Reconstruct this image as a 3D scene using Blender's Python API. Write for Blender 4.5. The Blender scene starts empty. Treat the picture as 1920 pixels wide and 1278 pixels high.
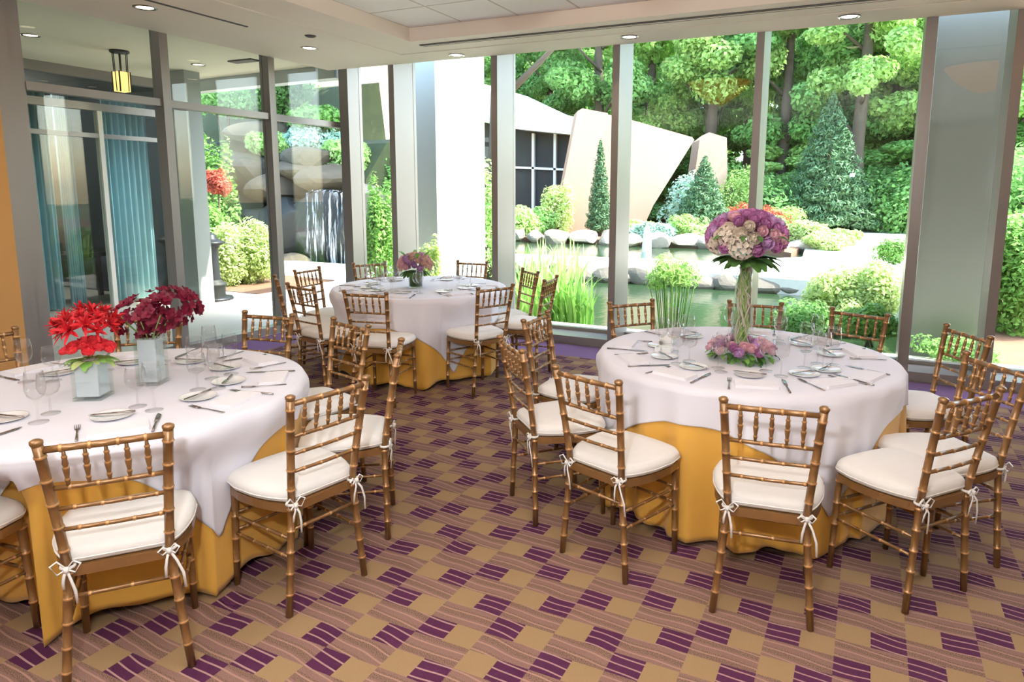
import bpy, math, random
import numpy as np
from mathutils import Vector, Matrix
random.seed(7); rng = np.random.default_rng(11)
sc = bpy.context.scene; COL = sc.collection
PI = math.pi
# ------------------------------------------------------------------ camera (fitted to the photograph)
F_PX, PITCH, YAW, ROLL, CAMH = 1279.195, 0.1515476, 0.4389679, 0.0066983, 1.65
CX, CY = 1025.247, 553.127
HC, DR, DL = 3.088, 6.694, 6.112          # ceiling height, window wall (front of mullions), left wall
GY, GX = 7.06, 6.245                      # glass planes
sp, cp, sy, cy = math.sin(PITCH), math.cos(PITCH), math.sin(YAW), math.cos(YAW)
FW = Vector((-sy*cp, cy*cp, -sp)); RT0 = Vector((cy, sy, 0)); UP0 = RT0.cross(FW)
RT = RT0*math.cos(ROLL) + UP0*math.sin(ROLL); UP = UP0*math.cos(ROLL) - RT0*math.sin(ROLL)
cd = bpy.data.cameras.new('camera'); cam = bpy.data.objects.new('camera', cd); COL.objects.link(cam)
cam.matrix_world = Matrix(((RT.x, UP.x, -FW.x, 0), (RT.y, UP.y, -FW.y, 0), (RT.z, UP.z, -FW.z, CAMH), (0, 0, 0, 1)))
cd.sensor_width = 36; cd.lens = F_PX/1920*36; cd.shift_x = (960-CX)/1920; cd.shift_y = (CY-639)/1920
cd.clip_start = .05; cd.clip_end = 500
sc.camera = cam
def at(px, py, Y):                        # where the line of sight through a pixel meets the depth Y
    d = FW + RT*((px-CX)/F_PX) + UP*((CY-py)/F_PX)
    t = Y/d.y
    return Vector((d.x*t, Y, CAMH+d.z*t))
# ------------------------------------------------------------------ materials
def lin(r, g, b):
    f = lambda c: (c/255/12.92) if c <= 10 else ((c/255+.055)/1.055)**2.4
    return (f(r), f(g), f(b), 1)
class NT:
    def __init__(s, name):
        s.mat = bpy.data.materials.new(name); s.mat.use_nodes = True
        s.t = s.mat.node_tree; s.t.nodes.clear(); s.out = s.n('ShaderNodeOutputMaterial')
    def n(s, typ, ins=None, **kw):
        x = s.t.nodes.new(typ)
        for k, v in kw.items(): setattr(x, k, v)
        for k, v in (ins or {}).items(): s.set(x.inputs[k], v)
        return x
    def set(s, sock, v):
        if isinstance(v, bpy.types.NodeSocket): s.t.links.new(v, sock)
        elif isinstance(v, bpy.types.Node): s.t.links.new(v.outputs[0], sock)
        else: sock.default_value = v
    def m(s, op, a, b=0.0, c=0.0):
        return s.n('ShaderNodeMath', {0: a, 1: b, 2: c}, operation=op).outputs[0]
    def mix(s, f, a, b):
        x = s.n('ShaderNodeMix', data_type='RGBA'); s.set(x.inputs[0], f); s.set(x.inputs[6], a); s.set(x.inputs[7], b)
        return x.outputs[2]
    def pos(s, obj=False):
        return s.n('ShaderNodeTexCoord').outputs['Object'] if obj else s.n('ShaderNodeNewGeometry').outputs['Position']
    def noise(s, scale, vec=None, detail=3, rough=.55, dist=0.0):
        x = s.n('ShaderNodeTexNoise', {'Scale': scale, 'Detail': detail, 'Roughness': rough, 'Distortion': dist})
        if vec is not None: s.set(x.inputs['Vector'], vec)
        return x.outputs['Fac']
    def done(s, shader): s.set(s.out.inputs[0], shader); return s.mat
    def bsdf(s, col, rough=.5, **kw):
        ins = {'Base Color': col, 'Roughness': rough}
        for k, v in kw.items(): ins[k] = v
        return s.n('ShaderNodeBsdfPrincipled', ins).outputs[0]
    def bump(s, h, strength=.3, dist=.01):
        return s.n('ShaderNodeBump', {'Strength': strength, 'Distance': dist, 'Height': h}).outputs[0]
def simple(name, col, rough=.5, var=.12, scale=8, metal=0.0, bumps=0.0, bscale=60, obj=True, **kw):
    t = NT(name); p = t.pos(obj); nz = t.noise(scale, p)
    dark = (col[0]*(1-var), col[1]*(1-var), col[2]*(1-var), 1); lite = tuple(min(1, c*(1+var)) for c in col[:3])+(1,)
    c = t.mix(nz, dark, lite); ins = dict(kw); ins['Metallic'] = metal
    if bumps: ins['Normal'] = t.bump(t.noise(bscale, p, 4), bumps, .004)
    return t.done(t.bsdf(c, rough, **ins))
def leafmat(name, col, var=.35, trans=.35):
    t = NT(name); g = t.n('ShaderNodeNewGeometry'); oi = t.n('ShaderNodeObjectInfo')
    r = t.m('ADD', t.m('MULTIPLY', g.outputs['Random Per Island'], .7), t.m('MULTIPLY', oi.outputs['Random'], .3))
    d = (col[0]*(1-var), col[1]*(1-var), col[2]*(1-var), 1); l = (col[0]*(1+var), col[1]*(1+var*.8), col[2]*(1+var), 1)
    c = t.mix(r, d, l)
    df = t.bsdf(c, .55, **{'Specular IOR Level': .25}); tr = t.n('ShaderNodeBsdfTranslucent', {'Color': c})
    return t.done(t.n('ShaderNodeMixShader', {0: trans, 1: df, 2: tr.outputs[0]}).outputs[0])
def glassmat(name, tint=(.96, .985, .97, 1), ior=1.45, refl=1.0):
    t = NT(name); g = t.n('ShaderNodeNewGeometry')
    i = t.m('ADD', t.m('MULTIPLY', g.outputs['Backfacing'], 1/ior-ior), ior)
    fr = t.m('MULTIPLY', t.n('ShaderNodeFresnel', {'IOR': i}).outputs[0], refl)
    tr = t.n('ShaderNodeBsdfTransparent', {'Color': tint}); gl = t.n('ShaderNodeBsdfGlossy', {'Roughness': 0.0})
    return t.done(t.n('ShaderNodeMixShader', {0: fr, 1: tr.outputs[0], 2: gl.outputs[0]}).outputs[0])
def emat(name, col, s):
    t = NT(name); return t.done(t.n('ShaderNodeEmission', {'Color': col, 'Strength': s}).outputs[0])
M = {}
M['gold'] = simple('gold_lacquer', lin(126, 90, 52), .36, .22, 14, metal=.35, **{'Coat Weight': .25})
M['ring'] = simple('pale_gold_ring', lin(190, 142, 92), .3, .1, 20, metal=.4)
M['cushion'] = simple('ivory_cushion_fabric', lin(240, 236, 230), .9, .03, 30, bumps=.15, bscale=500)
M['ribbon'] = simple('white_ribbon', lin(244, 240, 234), .7, .03, 30)
M['white_cloth'] = simple('white_linen', lin(234, 232, 240), .85, .02, 6, bumps=.1, bscale=700, obj=False)
M['yellow_cloth'] = simple('golden_linen', lin(218, 164, 66), .7, .07, 5, bumps=.12, bscale=500, obj=False, **{'Sheen Weight': .2})
M['napkin'] = simple('white_napkin_cotton', lin(238, 234, 238), .9, .02, 30)
M['china'] = simple('white_china', lin(244, 242, 240), .18, .01, 5)
M['silver'] = simple('silver_flatware', lin(150, 142, 138), .25, .06, 20, metal=.9)
M['frame'] = simple('bronze_grey_metal', lin(138, 132, 128), .33, .05, 3, metal=.25)
M['ceiling'] = simple('ceiling_paint', lin(226, 216, 200), .9, .02, 1.5, obj=False)
M['slot'] = simple('dark_slot', lin(70, 68, 64), .7)
M['orange'] = simple('orange_wall_paint', lin(198, 146, 84), .8, .05, 2, obj=False)
M['wallpaint'] = simple('beige_wall_paint', lin(222, 205, 180), .85, .04, 2, obj=False)
M['soffit'] = simple('soffit_plaster', lin(206, 202, 180), .9, .03, 2, obj=False)
M['concrete'] = simple('pale_concrete', lin(226, 220, 208), .85, .07, 1.2, obj=False)
M['paving'] = simple('sunny_paving', lin(214, 206, 192), .9, .08, 1.0, obj=False)
M['column'] = simple('grey_metal_column', lin(176, 184, 182), .5, .04, 1, obj=False); M['column_shaded'] = simple('shaded_grey_column', lin(136, 142, 138), .45, .05, 1, obj=False)  # second grey is a darkened copy for columns that stand in shade
M['pylon'] = simple('pink_limestone', lin(168, 144, 124), .85, .08, .6, obj=False)
M['roofwhite'] = simple('white_roof_edge', lin(226, 232, 234), .5, .03, 1)
M['mulch'] = simple('mulch', lin(122, 88, 66), .95, .35, 3, obj=False)
M['soil'] = simple('ground_cover', lin(96, 108, 62), .95, .35, 1.5, obj=False)
M['bank'] = simple('planted_bank', lin(58, 66, 38), .95, .4, 3, obj=False)
M['darkmetal'] = simple('black_metal', lin(42, 44, 46), .45, .1, 10, metal=.4)
M['rock'] = simple('rock', lin(84, 76, 60), .9, .4, 2.2, bumps=.8, bscale=9)  # base colour lowered to carry the shade over the waterfall
M['darkrock'] = simple('shaded_wet_rock', lin(38, 40, 36), .6, .5, 2.5, bumps=.9, bscale=9)  # darkest rock tone, with shade put into the colour
M['kerb'] = simple('grey_kerb_stone', lin(112, 104, 92), .9, .25, 3, bumps=.6, bscale=12)
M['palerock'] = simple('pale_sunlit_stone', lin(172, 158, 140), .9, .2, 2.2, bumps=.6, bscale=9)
M['bark'] = simple('bark', lin(92, 80, 68), .95, .3, 6, bumps=.8, bscale=20)
M['glass'] = glassmat('window_glass', refl=.6); M['drink'] = glassmat('drinking_glass', (.97, .97, .97, 1), 1.45, 1.0)
M['vaseglass'] = glassmat('vase_glass', (.96, .985, .975, 1), 1.5, 1.2)
M['frost'] = simple('frosted_vase_liner', lin(226, 230, 238), .5, .02, 5)
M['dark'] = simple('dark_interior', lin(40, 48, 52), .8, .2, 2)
M['sheet'] = simple('blue_grey_reflection', lin(150, 192, 204), .8, .12, 2)  # pale blue painted in for reflections on the storefront glass
M['pink'] = leafmat('pink_petal', lin(230, 184, 192), .18, .2)
M['peach'] = leafmat('peach_petal', lin(226, 190, 174), .18, .2)
M['lavender'] = leafmat('lavender_petal', lin(206, 164, 206), .25, .2)
M['mauve'] = leafmat('mauve_petal', lin(188, 124, 170), .25, .2)
M['cream'] = leafmat('cream_petal', lin(236, 224, 206), .1, .2)
M['red'] = leafmat('scarlet_petal', lin(184, 28, 36), .3, .15)
M['coral'] = leafmat('coral_petal', lin(236, 66, 74), .2, .2)
M['crimson'] = leafmat('crimson_petal', lin(90, 5, 30), .35, .15)
M['leaf_dark'] = leafmat('dark_leaf', lin(66, 104, 46), .4, .2)
M['leaf_mid'] = leafmat('mid_leaf', lin(122, 170, 82), .4)
M['leaf_tree'] = leafmat('tree_leaf', lin(134, 184, 104), .45, .45)
M['leaf_tree2'] = leafmat('tree_leaf_light', lin(178, 216, 128), .4, .45)
M['leaf_bright'] = leafmat('bright_leaf', lin(196, 218, 142), .3, .4)
M['leaf_mint'] = leafmat('grey_green_leaf', lin(176, 212, 190), .25, .3)
M['leaf_red'] = leafmat('red_leaf', lin(186, 92, 70), .35, .4)
M['leaf_conifer'] = leafmat('conifer_needle', lin(92, 130, 88), .45, .15)
M['stem'] = simple('stem_green', lin(96, 124, 60), .7, .2, 30)
M['amber'] = emat('amber_lamp_glass', lin(255, 206, 120), 1.9)
M['amber_soft'] = emat('amber_bowl_glass', lin(255, 150, 50), 3.0)
M['bulb'] = emat('downlight_bulb', lin(255, 236, 200), 9)
def water(name, col, rough):
    t = NT(name); p = t.pos(); b = t.bump(t.noise(5, p, 3), .12, .05)
    return t.done(t.bsdf(t.mix(t.noise(.6, p), (col[0]*.75, col[1]*.8, col[2]*.75, 1), col), rough, Normal=b))
M['pond'] = water('pond_water', lin(46, 66, 42), .1)
def falls():
    t = NT('falling_water'); p = t.pos()
    s = t.n('ShaderNodeSeparateXYZ', {0: p}); v = t.n('ShaderNodeCombineXYZ', {0: t.m('MULTIPLY', s.outputs[0], 14), 1: t.m('MULTIPLY', s.outputs[1], 14), 2: t.m('MULTIPLY', s.outputs[2], 1.2)})
    f = t.m('MULTIPLY', t.m('SUBTRACT', t.noise(1, v, 4, .7), .5), 4.0); f = t.n('ShaderNodeClamp', {0: f}).outputs[0]
    return t.done(t.n('ShaderNodeMixShader', {0: f, 1: t.n('ShaderNodeBsdfTransparent').outputs[0], 2: t.bsdf((.85, .9, .92, 1), .35)}).outputs[0])
M['falls'] = falls()
M['foam'] = simple('white_water', (.9, .93, .93, 1), .5, .05, 30)
def carpet():
    t = NT('patterned_carpet'); s = t.n('ShaderNodeSeparateXYZ', {0: t.pos()})
    X, Y = s.outputs[0], s.outputs[1]
    u = t.m('ADD', t.m('DIVIDE', t.m('ADD', X, 1.386), .12), 400.5); v = t.m('ADD', t.m('DIVIDE', t.m('SUBTRACT', Y, 1.766), .108), 400.5)
    i = t.m('MODULO', t.m('FLOOR', u), 4.0); j = t.m('MODULO', t.m('FLOOR', v), 4.0)
    T = t.m('ADD', t.m('MULTIPLY', t.m('MODULO', i, 2.0), 2.0), t.m('FLOOR', t.m('DIVIDE', i, 2.0)))
    tan = t.m('COMPARE', j, T, .1); P = t.m('MODULO', t.m('ADD', T, 2.0), 4.0); pur = t.m('COMPARE', j, P, .1)
    w = t.noise(1.0, t.n('ShaderNodeCombineXYZ', {0: t.m('MULTIPLY', X, 3.0), 1: t.m('MULTIPLY', Y, 2.0)}), 1)
    ph = t.m('ADD', t.m('MULTIPLY', Y, 25.0), t.m('ADD', t.m('MULTIPLY', X, 1.9), t.m('MULTIPLY', w, 2.2)))
    fr = t.m('FRACT', t.m('ADD', ph, 500.0))
    line = t.m('LESS_THAN', fr, .17); band = t.m('LESS_THAN', t.m('FRACT', t.m('ADD', t.m('MULTIPLY', ph, .5), 500.3)), .5)
    sp_ = t.noise(330, t.pos(), 2, .6); fine = t.noise(900, t.pos(), 1)
    stip = t.m('GREATER_THAN', sp_, .5)
    C_tan = t.mix(sp_, lin(112, 90, 64), lin(152, 124, 90)); C_pur = t.mix(fine, lin(46, 18, 38), lin(72, 32, 58)); C_line = lin(150, 118, 112)
    C_m1 = t.mix(stip, lin(72, 52, 52), lin(128, 100, 80)); C_m2 = t.mix(stip, lin(104, 78, 72), lin(126, 96, 84))
    mid = t.mix(line, t.mix(band, C_m1, C_m2), lin(142, 110, 96))
    pc = t.mix(line, C_pur, C_line)
    c = t.mix(pur, t.mix(tan, mid, C_tan), pc)
    bord = t.m('MAXIMUM', t.m('GREATER_THAN', Y, 6.19), t.m('LESS_THAN', X, -5.56))
    c = t.mix(bord, c, t.mix(sp_, lin(100, 76, 112), lin(128, 102, 140)))
    return t.done(t.bsdf(c, .95, Normal=t.bump(sp_, .4, .004), **{'Specular IOR Level': .1}))
M['carpet'] = carpet()
def tile():
    t = NT('acoustic_tile'); p = t.pos(); s = t.n('ShaderNodeSeparateXYZ', {0: p})
    fx = t.m('FRACT', t.m('ADD', t.m('DIVIDE', t.m('ADD', s.outputs[0], 4.2), .6), 50)); fy = t.m('FRACT', t.m('ADD', t.m('DIVIDE', t.m('SUBTRACT', s.outputs[1], 5.75), .6), 50.0))
    l = t.m('MAXIMUM', t.m('LESS_THAN', t.m('MINIMUM', fx, t.m('SUBTRACT', 1, fx)), .018), t.m('LESS_THAN', t.m('MINIMUM', fy, t.m('SUBTRACT', 1, fy)), .018))
    c = t.mix(t.noise(260, p, 2), lin(226, 222, 216), lin(240, 237, 232))
    return t.done(t.bsdf(t.mix(l, c, lin(196, 184, 170)), .9))
M['tile'] = tile()
def towerstone():
    t = NT('beige_tower_panels'); p = t.pos(); s = t.n('ShaderNodeSeparateXYZ', {0: p})
    fx = t.m('FRACT', t.m('ADD', s.outputs[0], 50)); fz = t.m('FRACT', t.m('ADD', t.m('DIVIDE', s.outputs[2], 1.4), 50.0))
    l = t.m('MAXIMUM', t.m('LESS_THAN', fx, .03), t.m('LESS_THAN', fz, .02))
    return t.done(t.bsdf(t.mix(l, t.mix(t.noise(.8, p), lin(206, 184, 146), lin(222, 204, 170)), lin(180, 158, 124)), .8))
M['tower'] = towerstone()
# ------------------------------------------------------------------ mesh helpers
class MB:
    def __init__(s): s.v = []; s.f = []; s.mi = []; s.sm = []
    def add(s, vs, fs, mi=0, smooth=False):
        o = len(s.v); s.v.extend(tuple(q) for q in vs)
        for f in fs: s.f.append(tuple(o+i for i in f)); s.mi.append(mi); s.sm.append(smooth)
    def box(s, a, b, mi=0):
        (x0, y0, z0), (x1, y1, z1) = a, b
        s.add([(x0,y0,z0),(x1,y0,z0),(x1,y1,z0),(x0,y1,z0),(x0,y0,z1),(x1,y0,z1),(x1,y1,z1),(x0,y1,z1)],
              [(3,2,1,0),(4,5,6,7),(0,1,5,4),(1,2,6,5),(2,3,7,6),(3,0,4,7)], mi)
        return s
    def prism(s, poly, axis, a, b, mi=0):      # outline extruded along an axis; poly holds the other two coordinates
        mk = {'x': lambda p, h: (h, p[0], p[1]), 'y': lambda p, h: (p[0], h, p[1]), 'z': lambda p, h: (p[0], p[1], h)}[axis]
        n = len(poly); vs = [mk(p, a) for p in poly] + [mk(p, b) for p in poly]
        s.add(vs, [tuple(range(n)), tuple(range(2*n-1, n-1, -1))] + [(i, i+n, (i+1) % n+n, (i+1) % n) for i in range(n)], mi)
        return s
    def tube(s, pts, rad, seg=10, mi=0, mis=None, cap=True, smooth=True, flat=1.0):
        pts = [Vector(p) for p in pts]; n = len(pts)
        if not hasattr(rad, '__len__'): rad = [rad]*n
        vs = []
        d0 = (pts[-1]-pts[0]); ref = Vector((0, 0, 1)) if abs(d0.normalized().z if d0.length else 0) < .85 else Vector((0, 1, 0))
        for i, p in enumerate(pts):
            d = (pts[min(i+1, n-1)]-pts[max(i-1, 0)]); d = d.normalized() if d.length > 1e-9 else Vector((0, 0, 1))
            a = d.cross(ref); a = a.normalized() if a.length > 1e-6 else d.orthogonal().normalized(); b = d.cross(a)
            for k in range(seg):
                t = 2*PI*k/seg; vs.append(p + a*(rad[i]*math.cos(t)) + b*(rad[i]*flat*math.sin(t)))
        o = len(s.v); s.v.extend(tuple(q) for q in vs)
        for i in range(n-1):
            m_ = mis[i] if mis else mi
            for k in range(seg):
                s.f.append((o+i*seg+k, o+i*seg+(k+1) % seg, o+(i+1)*seg+(k+1) % seg, o+(i+1)*seg+k)); s.mi.append(m_); s.sm.append(smooth)
        if cap:
            s.f.append(tuple(o+k for k in range(seg-1, -1, -1))); s.mi.append(mi); s.sm.append(False)
            s.f.append(tuple(o+(n-1)*seg+k for k in range(seg))); s.mi.append(mi); s.sm.append(False)
        return s
    def lathe(s, prof, c=(0, 0, 0), seg=24, mi=0, smooth=True, cap=False):
        o = len(s.v)
        for r, z in prof:
            for k in range(seg):
                t = 2*PI*k/seg; s.v.append((c[0]+r*math.cos(t), c[1]+r*math.sin(t), c[2]+z))
        for i in range(len(prof)-1):
            for k in range(seg):
                s.f.append((o+i*seg+k, o+i*seg+(k+1) % seg, o+(i+1)*seg+(k+1) % seg, o+(i+1)*seg+k)); s.mi.append(mi); s.sm.append(smooth)
        if cap:
            s.f.append(tuple(o+k for k in range(seg-1, -1, -1))); s.mi.append(mi); s.sm.append(False)
            e = o+(len(prof)-1)*seg; s.f.append(tuple(e+k for k in range(seg))); s.mi.append(mi); s.sm.append(False)
        return s
    def build(s, name, mats, parent=None, loc=None):
        me = bpy.data.meshes.new(name); me.from_pydata(s.v, [], s.f)
        mats = mats if isinstance(mats, (list, tuple)) else [mats]
        for m_ in mats: me.materials.append(M[m_])
        me.polygons.foreach_set('material_index', s.mi); me.polygons.foreach_set('use_smooth', s.sm); me.update()
        return link(name, me, parent, loc)
def link(name, me, parent=None, loc=None):
    o = bpy.data.objects.new(name, me); COL.objects.link(o)
    if parent: o.parent = parent
    if loc is not None: o.location = loc
    return o
def tag(o, label, cat, group=None, kind=None):
    o['label'] = label; o['category'] = cat
    if group: o['group'] = group
    if kind: o['kind'] = kind
    return o
def empty(name, loc=(0, 0, 0), rz=0.0):
    o = bpy.data.objects.new(name, None); COL.objects.link(o); o.location = loc; o.rotation_euler = (0, 0, rz); o.empty_display_size = .1
    return o
def structure(name, mb, mats):
    o = mb.build(name, mats); o['kind'] = 'structure'; return o
def copy_tree(o, parent=None):
    c = o.copy(); COL.objects.link(c)
    if parent: c.parent = parent
    for ch in list(o.children): copy_tree(ch, c)
    return c
def bx(a, b): return MB().box(a, b)
# ------------------------------------------------------------------ room shell
XR, YB = 4.6, -5.2
structure('floor', bx((-DL, YB, -.06), (XR, DR, 0)), 'carpet')
c = MB()                                        # plaster border with the tiled tray inside it
TX, TY, TZ = -4.2, 5.75, 3.216
c.box((-DL, YB, HC), (TX, DR, 3.4)); c.box((TX, TY, HC), (XR, DR, 3.4))
structure('ceiling', c, 'ceiling')
structure('ceiling_tiles', bx((TX, YB, TZ), (XR, TY, 3.4)), 'tile')
c = MB(); c.box((-4.69, YB, HC-.006), (-4.675, 6.25, HC)); c.box((-4.69, 6.235, HC-.006), (XR, 6.25, HC))
structure('trim_1', c, 'ceiling')
roof = bx((-GX-.05, YB-.1, 3.4), (XR+.1, GY+.15, 3.75)); roof.box((-5.3, GY+.15, 3.4), (XR+.1, 7.95, 3.6)); structure('ceiling_roof', roof, 'soffit')  # second box is an unseen eave added to keep sun off the mullions
structure('wall_back', bx((-DL-.1, YB-.12, 0), (XR+.1, YB, 3.4)), 'wallpaint')
structure('wall_right', bx((XR, YB, 0), (XR+.12, GY, 3.4)), 'wallpaint')
structure('wall_left', bx((-DL-.14, YB, 0), (-DL, 3.1, HC)), 'orange')
# floor to ceiling glazing on the garden side, one window per pane
mull = [(-6.11, -5.97), (-5.215, -5.135), (-3.83, -3.755), (-2.433, -2.358), (-1.045, -.975), (.313, .40), (.947, 1.022), (2.36, 2.44), (3.8, 3.88)]
wn = 0
for k, (a, b) in enumerate(mull):
    structure('trim_%d' % (10+k), bx((a, DR if k else 6.86, 0), (b, GY+.06, 3.4)), 'frame')
    nx = mull[k+1][0] if k+1 < len(mull) else XR
    wn += 1
    w = MB(); w.box((b, DR+.02, 0), (nx, GY+.05, .085)); w.box((b, GY-.03, .085), (nx, GY+.05, .12)); w.box((b, GY-.03, 3.34), (nx, GY+.05, 3.4))
    wo = structure('window_%d' % wn, w, 'frame')
    bx((b, GY, .12), (nx, GY+.012, 3.34)).build('pane', 'glass', wo)
structure('trim_9', bx((-GX, GY-.04, 0), (-DL, GY+.06, 3.4)), 'frame')
# glazing on the terrace side
structure('trim_30', bx((-GX, 3.1, 0), (-DL, 3.20, 3.4)).box((-GX, 3.2, 0), (-DL-.03, 3.31, 3.4)), 'frame')
ys = [(3.1, 3.31), (4.47, 4.555), (5.755, 5.84), (GY-.04, GY)]
for k in range(3):
    if k: structure('trim_%d' % (30+k), bx((-GX, ys[k][0], 0), (-DL, ys[k][1], 3.4)), 'frame')
    y0, y1 = ys[k][1], ys[k+1][0]; wn += 1
    w = MB(); w.box((-GX, y0, 0), (-DL-.01, y1, .085)); w.box((-GX+.02, y0, 2.419), (-DL-.02, y1, 2.486)); w.box((-GX, y0, 3.34), (-GX+.08, y1, 3.4))
    wo = structure('window_%d' % wn, w, 'frame')
    bx((-GX+.03, y0, .085), (-GX+.042, y1, 2.419)).build('pane', 'glass', wo)
    bx((-GX+.03, y0, 2.486), (-GX+.042, y1, 3.34)).build('transom_pane', 'glass', wo)
# ceiling fittings
def downlight(x, y, z, label, group):
    t = tag(empty('recessed_downlight', (x, y, z)), label, 'ceiling light', group)
    MB().lathe([(.062, .004), (.075, -.008), (.088, -.006), (.09, 0)], seg=28).build('trim_ring', 'silver', t)
    MB().lathe([(.001, -.002), (.03, -.0045), (.062, -.001)], seg=24).build('bulb', 'bulb', t)
    return t
G = 'recessed downlights in the plaster ceiling border'
for x, y, lb in ((-5.397, 3.847, 'recessed downlight near the upper left corner of the ceiling'), (-5.343, 5.586, 'recessed downlight above the terrace side glazing'),
                 (-4.141, 6.496, 'recessed downlight above the white garden column'), (-2.165, 6.401, 'recessed downlight above the third window mullion'),
                 (-.27, 6.406, 'recessed downlight at the right above the tall pane')):
    downlight(x, y, HC, lb, G)
    ld = bpy.data.lights.new('downlight_lamp', 'SPOT'); ld.energy = 25; ld.spot_size = 1.9; ld.spot_blend = .8; ld.color = (1, .86, .66); ld.shadow_soft_size = .05
    lo = bpy.data.objects.new('downlight_lamp', ld); COL.objects.link(lo); lo.location = (x, y, HC-.03)
t = MB(); t.box((-4.2, 5.9, HC-.008), (3.9, 5.985, HC-.0005)); t.box((-4.2, 5.935, HC-.012), (3.9, 5.95, HC-.008), 1)
tag(t.build('linear_air_diffuser', ['slot', 'ceiling']), 'long grey slot air diffuser running along the window side ceiling', 'vent')
tag(bx((-5.18, 2.6, HC-.006), (-5.155, 4.65, HC)).build('slot_air_vent', 'slot'), 'thin dark slot vent in the upper left ceiling border', 'vent')
tag(MB().lathe([(.001, -.012), (.04, -.012), (.055, 0)], seg=20).build('ceiling_sprinkler', 'slot', None, (-4.916, 5.16, HC)), 'small dark sprinkler cap beside the terrace side downlight', 'sprinkler')
def chandelier(x, y, label):
    t = tag(empty('amber_chandelier', (x, y, 2.88)), label, 'chandelier', 'amber bowl chandeliers')
    MB().lathe([(.02, .0), (.12, .03), (.28, .14), (.43, .3), (.44, .32)], seg=32).build('glass_bowl', 'amber_soft', t)
    MB().tube([(0, 0, .05), (0, 0, .334)], .015).build('stem', 'darkmetal', t)
    MB().lathe([(.425, .31), (.45, .32), (.45, .335), (.425, .335)], seg=32).build('rim', 'darkmetal', t)
chandelier(-2.08, 3.95, 'amber glass bowl chandelier under the ceiling tiles left of the tall vase table')
chandelier(1.15, 3.95, 'amber glass bowl chandelier under the ceiling tiles at the right edge')
# ------------------------------------------------------------------ tables, cloths
TABLES = {'R': ((-.578, 3.816), math.radians(-97), .955), 'L': ((-3.014, 1.871), math.radians(-52), .92), 'F': ((-3.758, 5.22), math.radians(-78), 1.03)}
TR_, TZ_ = .785, .752
CH = dict(L1=(-2.302,1.418,50.5), L2=(-2.100,2.005,79.3), L3=(-2.241,2.482,124.2), L4=(-2.738,2.768,164.9), L5=(-3.266,2.750,188.4), L6=(-3.917,1.867,-95.5), L7=(-2.905,1.125,8), L8=(-3.691,2.412,-140.3),
 F1=(-3.414,4.234,11.1), F2=(-2.898,4.807,66.6), F3=(-4.013,4.292,-10.9), F4=(-4.603,4.949,-85.5), F5=(-4.480,5.535,-117.3), F6=(-3.808,6.005,184.6), F7=(-3.080,5.629,141.5), F8=(-2.755,5.364,96.4), F9=(-4.426,4.487,-40.1),
 R1=(-.300,2.760,7.0), R2=(-.942,2.823,-18.7), R3=(-1.399,3.135,-43.3), R4=(-1.541,3.693,-88.8), R5=(-1.257,4.318,-130.2), R6=(-.637,4.597,188.9), R7=(-.109,4.534,159.7), R8=(.313,4.240,120.7), R9=(.200,3.133,51.0), R10=(.358,3.460,126.0))
def sstep(a, b, x):
    t = np.clip((x-a)/(b-a), 0, 1); return t*t*(3-2*t)
def cloth_radius(T, th, z, seed):
    c = TABLES[T][0]; k = np.clip((TZ_-z)/TZ_, 0, 1)
    r_ = np.random.default_rng(seed)
    f = np.zeros_like(th)
    for n, a in ((13, .5), (17, .6), (22, .45), (31, .22)): f = f + a*np.sin(n*th + r_.uniform(0, 6.28))
    r = TR_ + .012 + .02*k + (.004 + .05*k)*f
    lim = np.full_like(th, 9.0)
    for n, (x, y, a) in CH.items():
        if n[0] != T: continue
        D = math.hypot(x-c[0], y-c[1]); ph = math.atan2(y-c[1], x-c[0]); d = (th-ph+PI) % (2*PI)-PI
        face = abs(d) < 1.2
        tang = np.abs(np.tan(np.clip(d, -1.2, 1.2)))*(D-.235)
        L = (D-.235)/np.cos(np.clip(d, -1.2, 1.2)) + sstep(.22, .34, tang)*.6
        lim = np.where(face, np.minimum(lim, L), lim)
    kz = sstep(.72, .53, z) if True else 0
    kz = 1-sstep(.53, .72, z)
    return r*(1-kz) + np.minimum(r, lim)*kz
def cloth(T, white):
    c, th0, half = TABLES[T]; n = 288; th = np.linspace(0, 2*PI, n, endpoint=False)
    rows = 26
    if white:
        m_ = np.maximum(np.abs(np.cos(th-th0)), np.abs(np.sin(th-th0)))
        drop = half/m_ - TR_; zb = TZ_+.008-np.minimum(drop, .70); ztop = TZ_+.008; off = .010
    else:
        zb = .034 + .016*np.sin(9*th+1) + .012*np.sin(14*th); ztop = TZ_; off = 0.0
    V = []; F_ = []
    for rr in (0.0, .4, .7, TR_-.012): V += [(c[0]+rr*math.cos(a), c[1]+rr*math.sin(a), ztop) for a in th]
    V += [(c[0]+(TR_+off)*math.cos(a), c[1]+(TR_+off)*math.sin(a), ztop-.006) for a in th]
    for i in range(1, rows+1):
        z = (ztop-.02) + (zb-(ztop-.02))*(i/rows)
        r = cloth_radius(T, th, z, hash(T) % 1 + ord(T)) + off
        V += list(zip(c[0]+r*np.cos(th), c[1]+r*np.sin(th), z))
    for i in range(rows+4):
        for k in range(n): F_.append((i*n+k, i*n+(k+1) % n, (i+1)*n+(k+1) % n, (i+1)*n+k))
    mb = MB(); mb.add(V, F_, 0, True)
    return mb
def cloth_obj(T, white, label):
    o = cloth(T, white).build('tablecloth' if not white else 'overlay_cloth', 'white_cloth' if white else 'yellow_cloth')
    m_ = o.modifiers.new('thickness', 'SOLIDIFY'); m_.thickness = .003; m_.offset = -1
    return tag(o, label, 'tablecloth', None)
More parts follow.
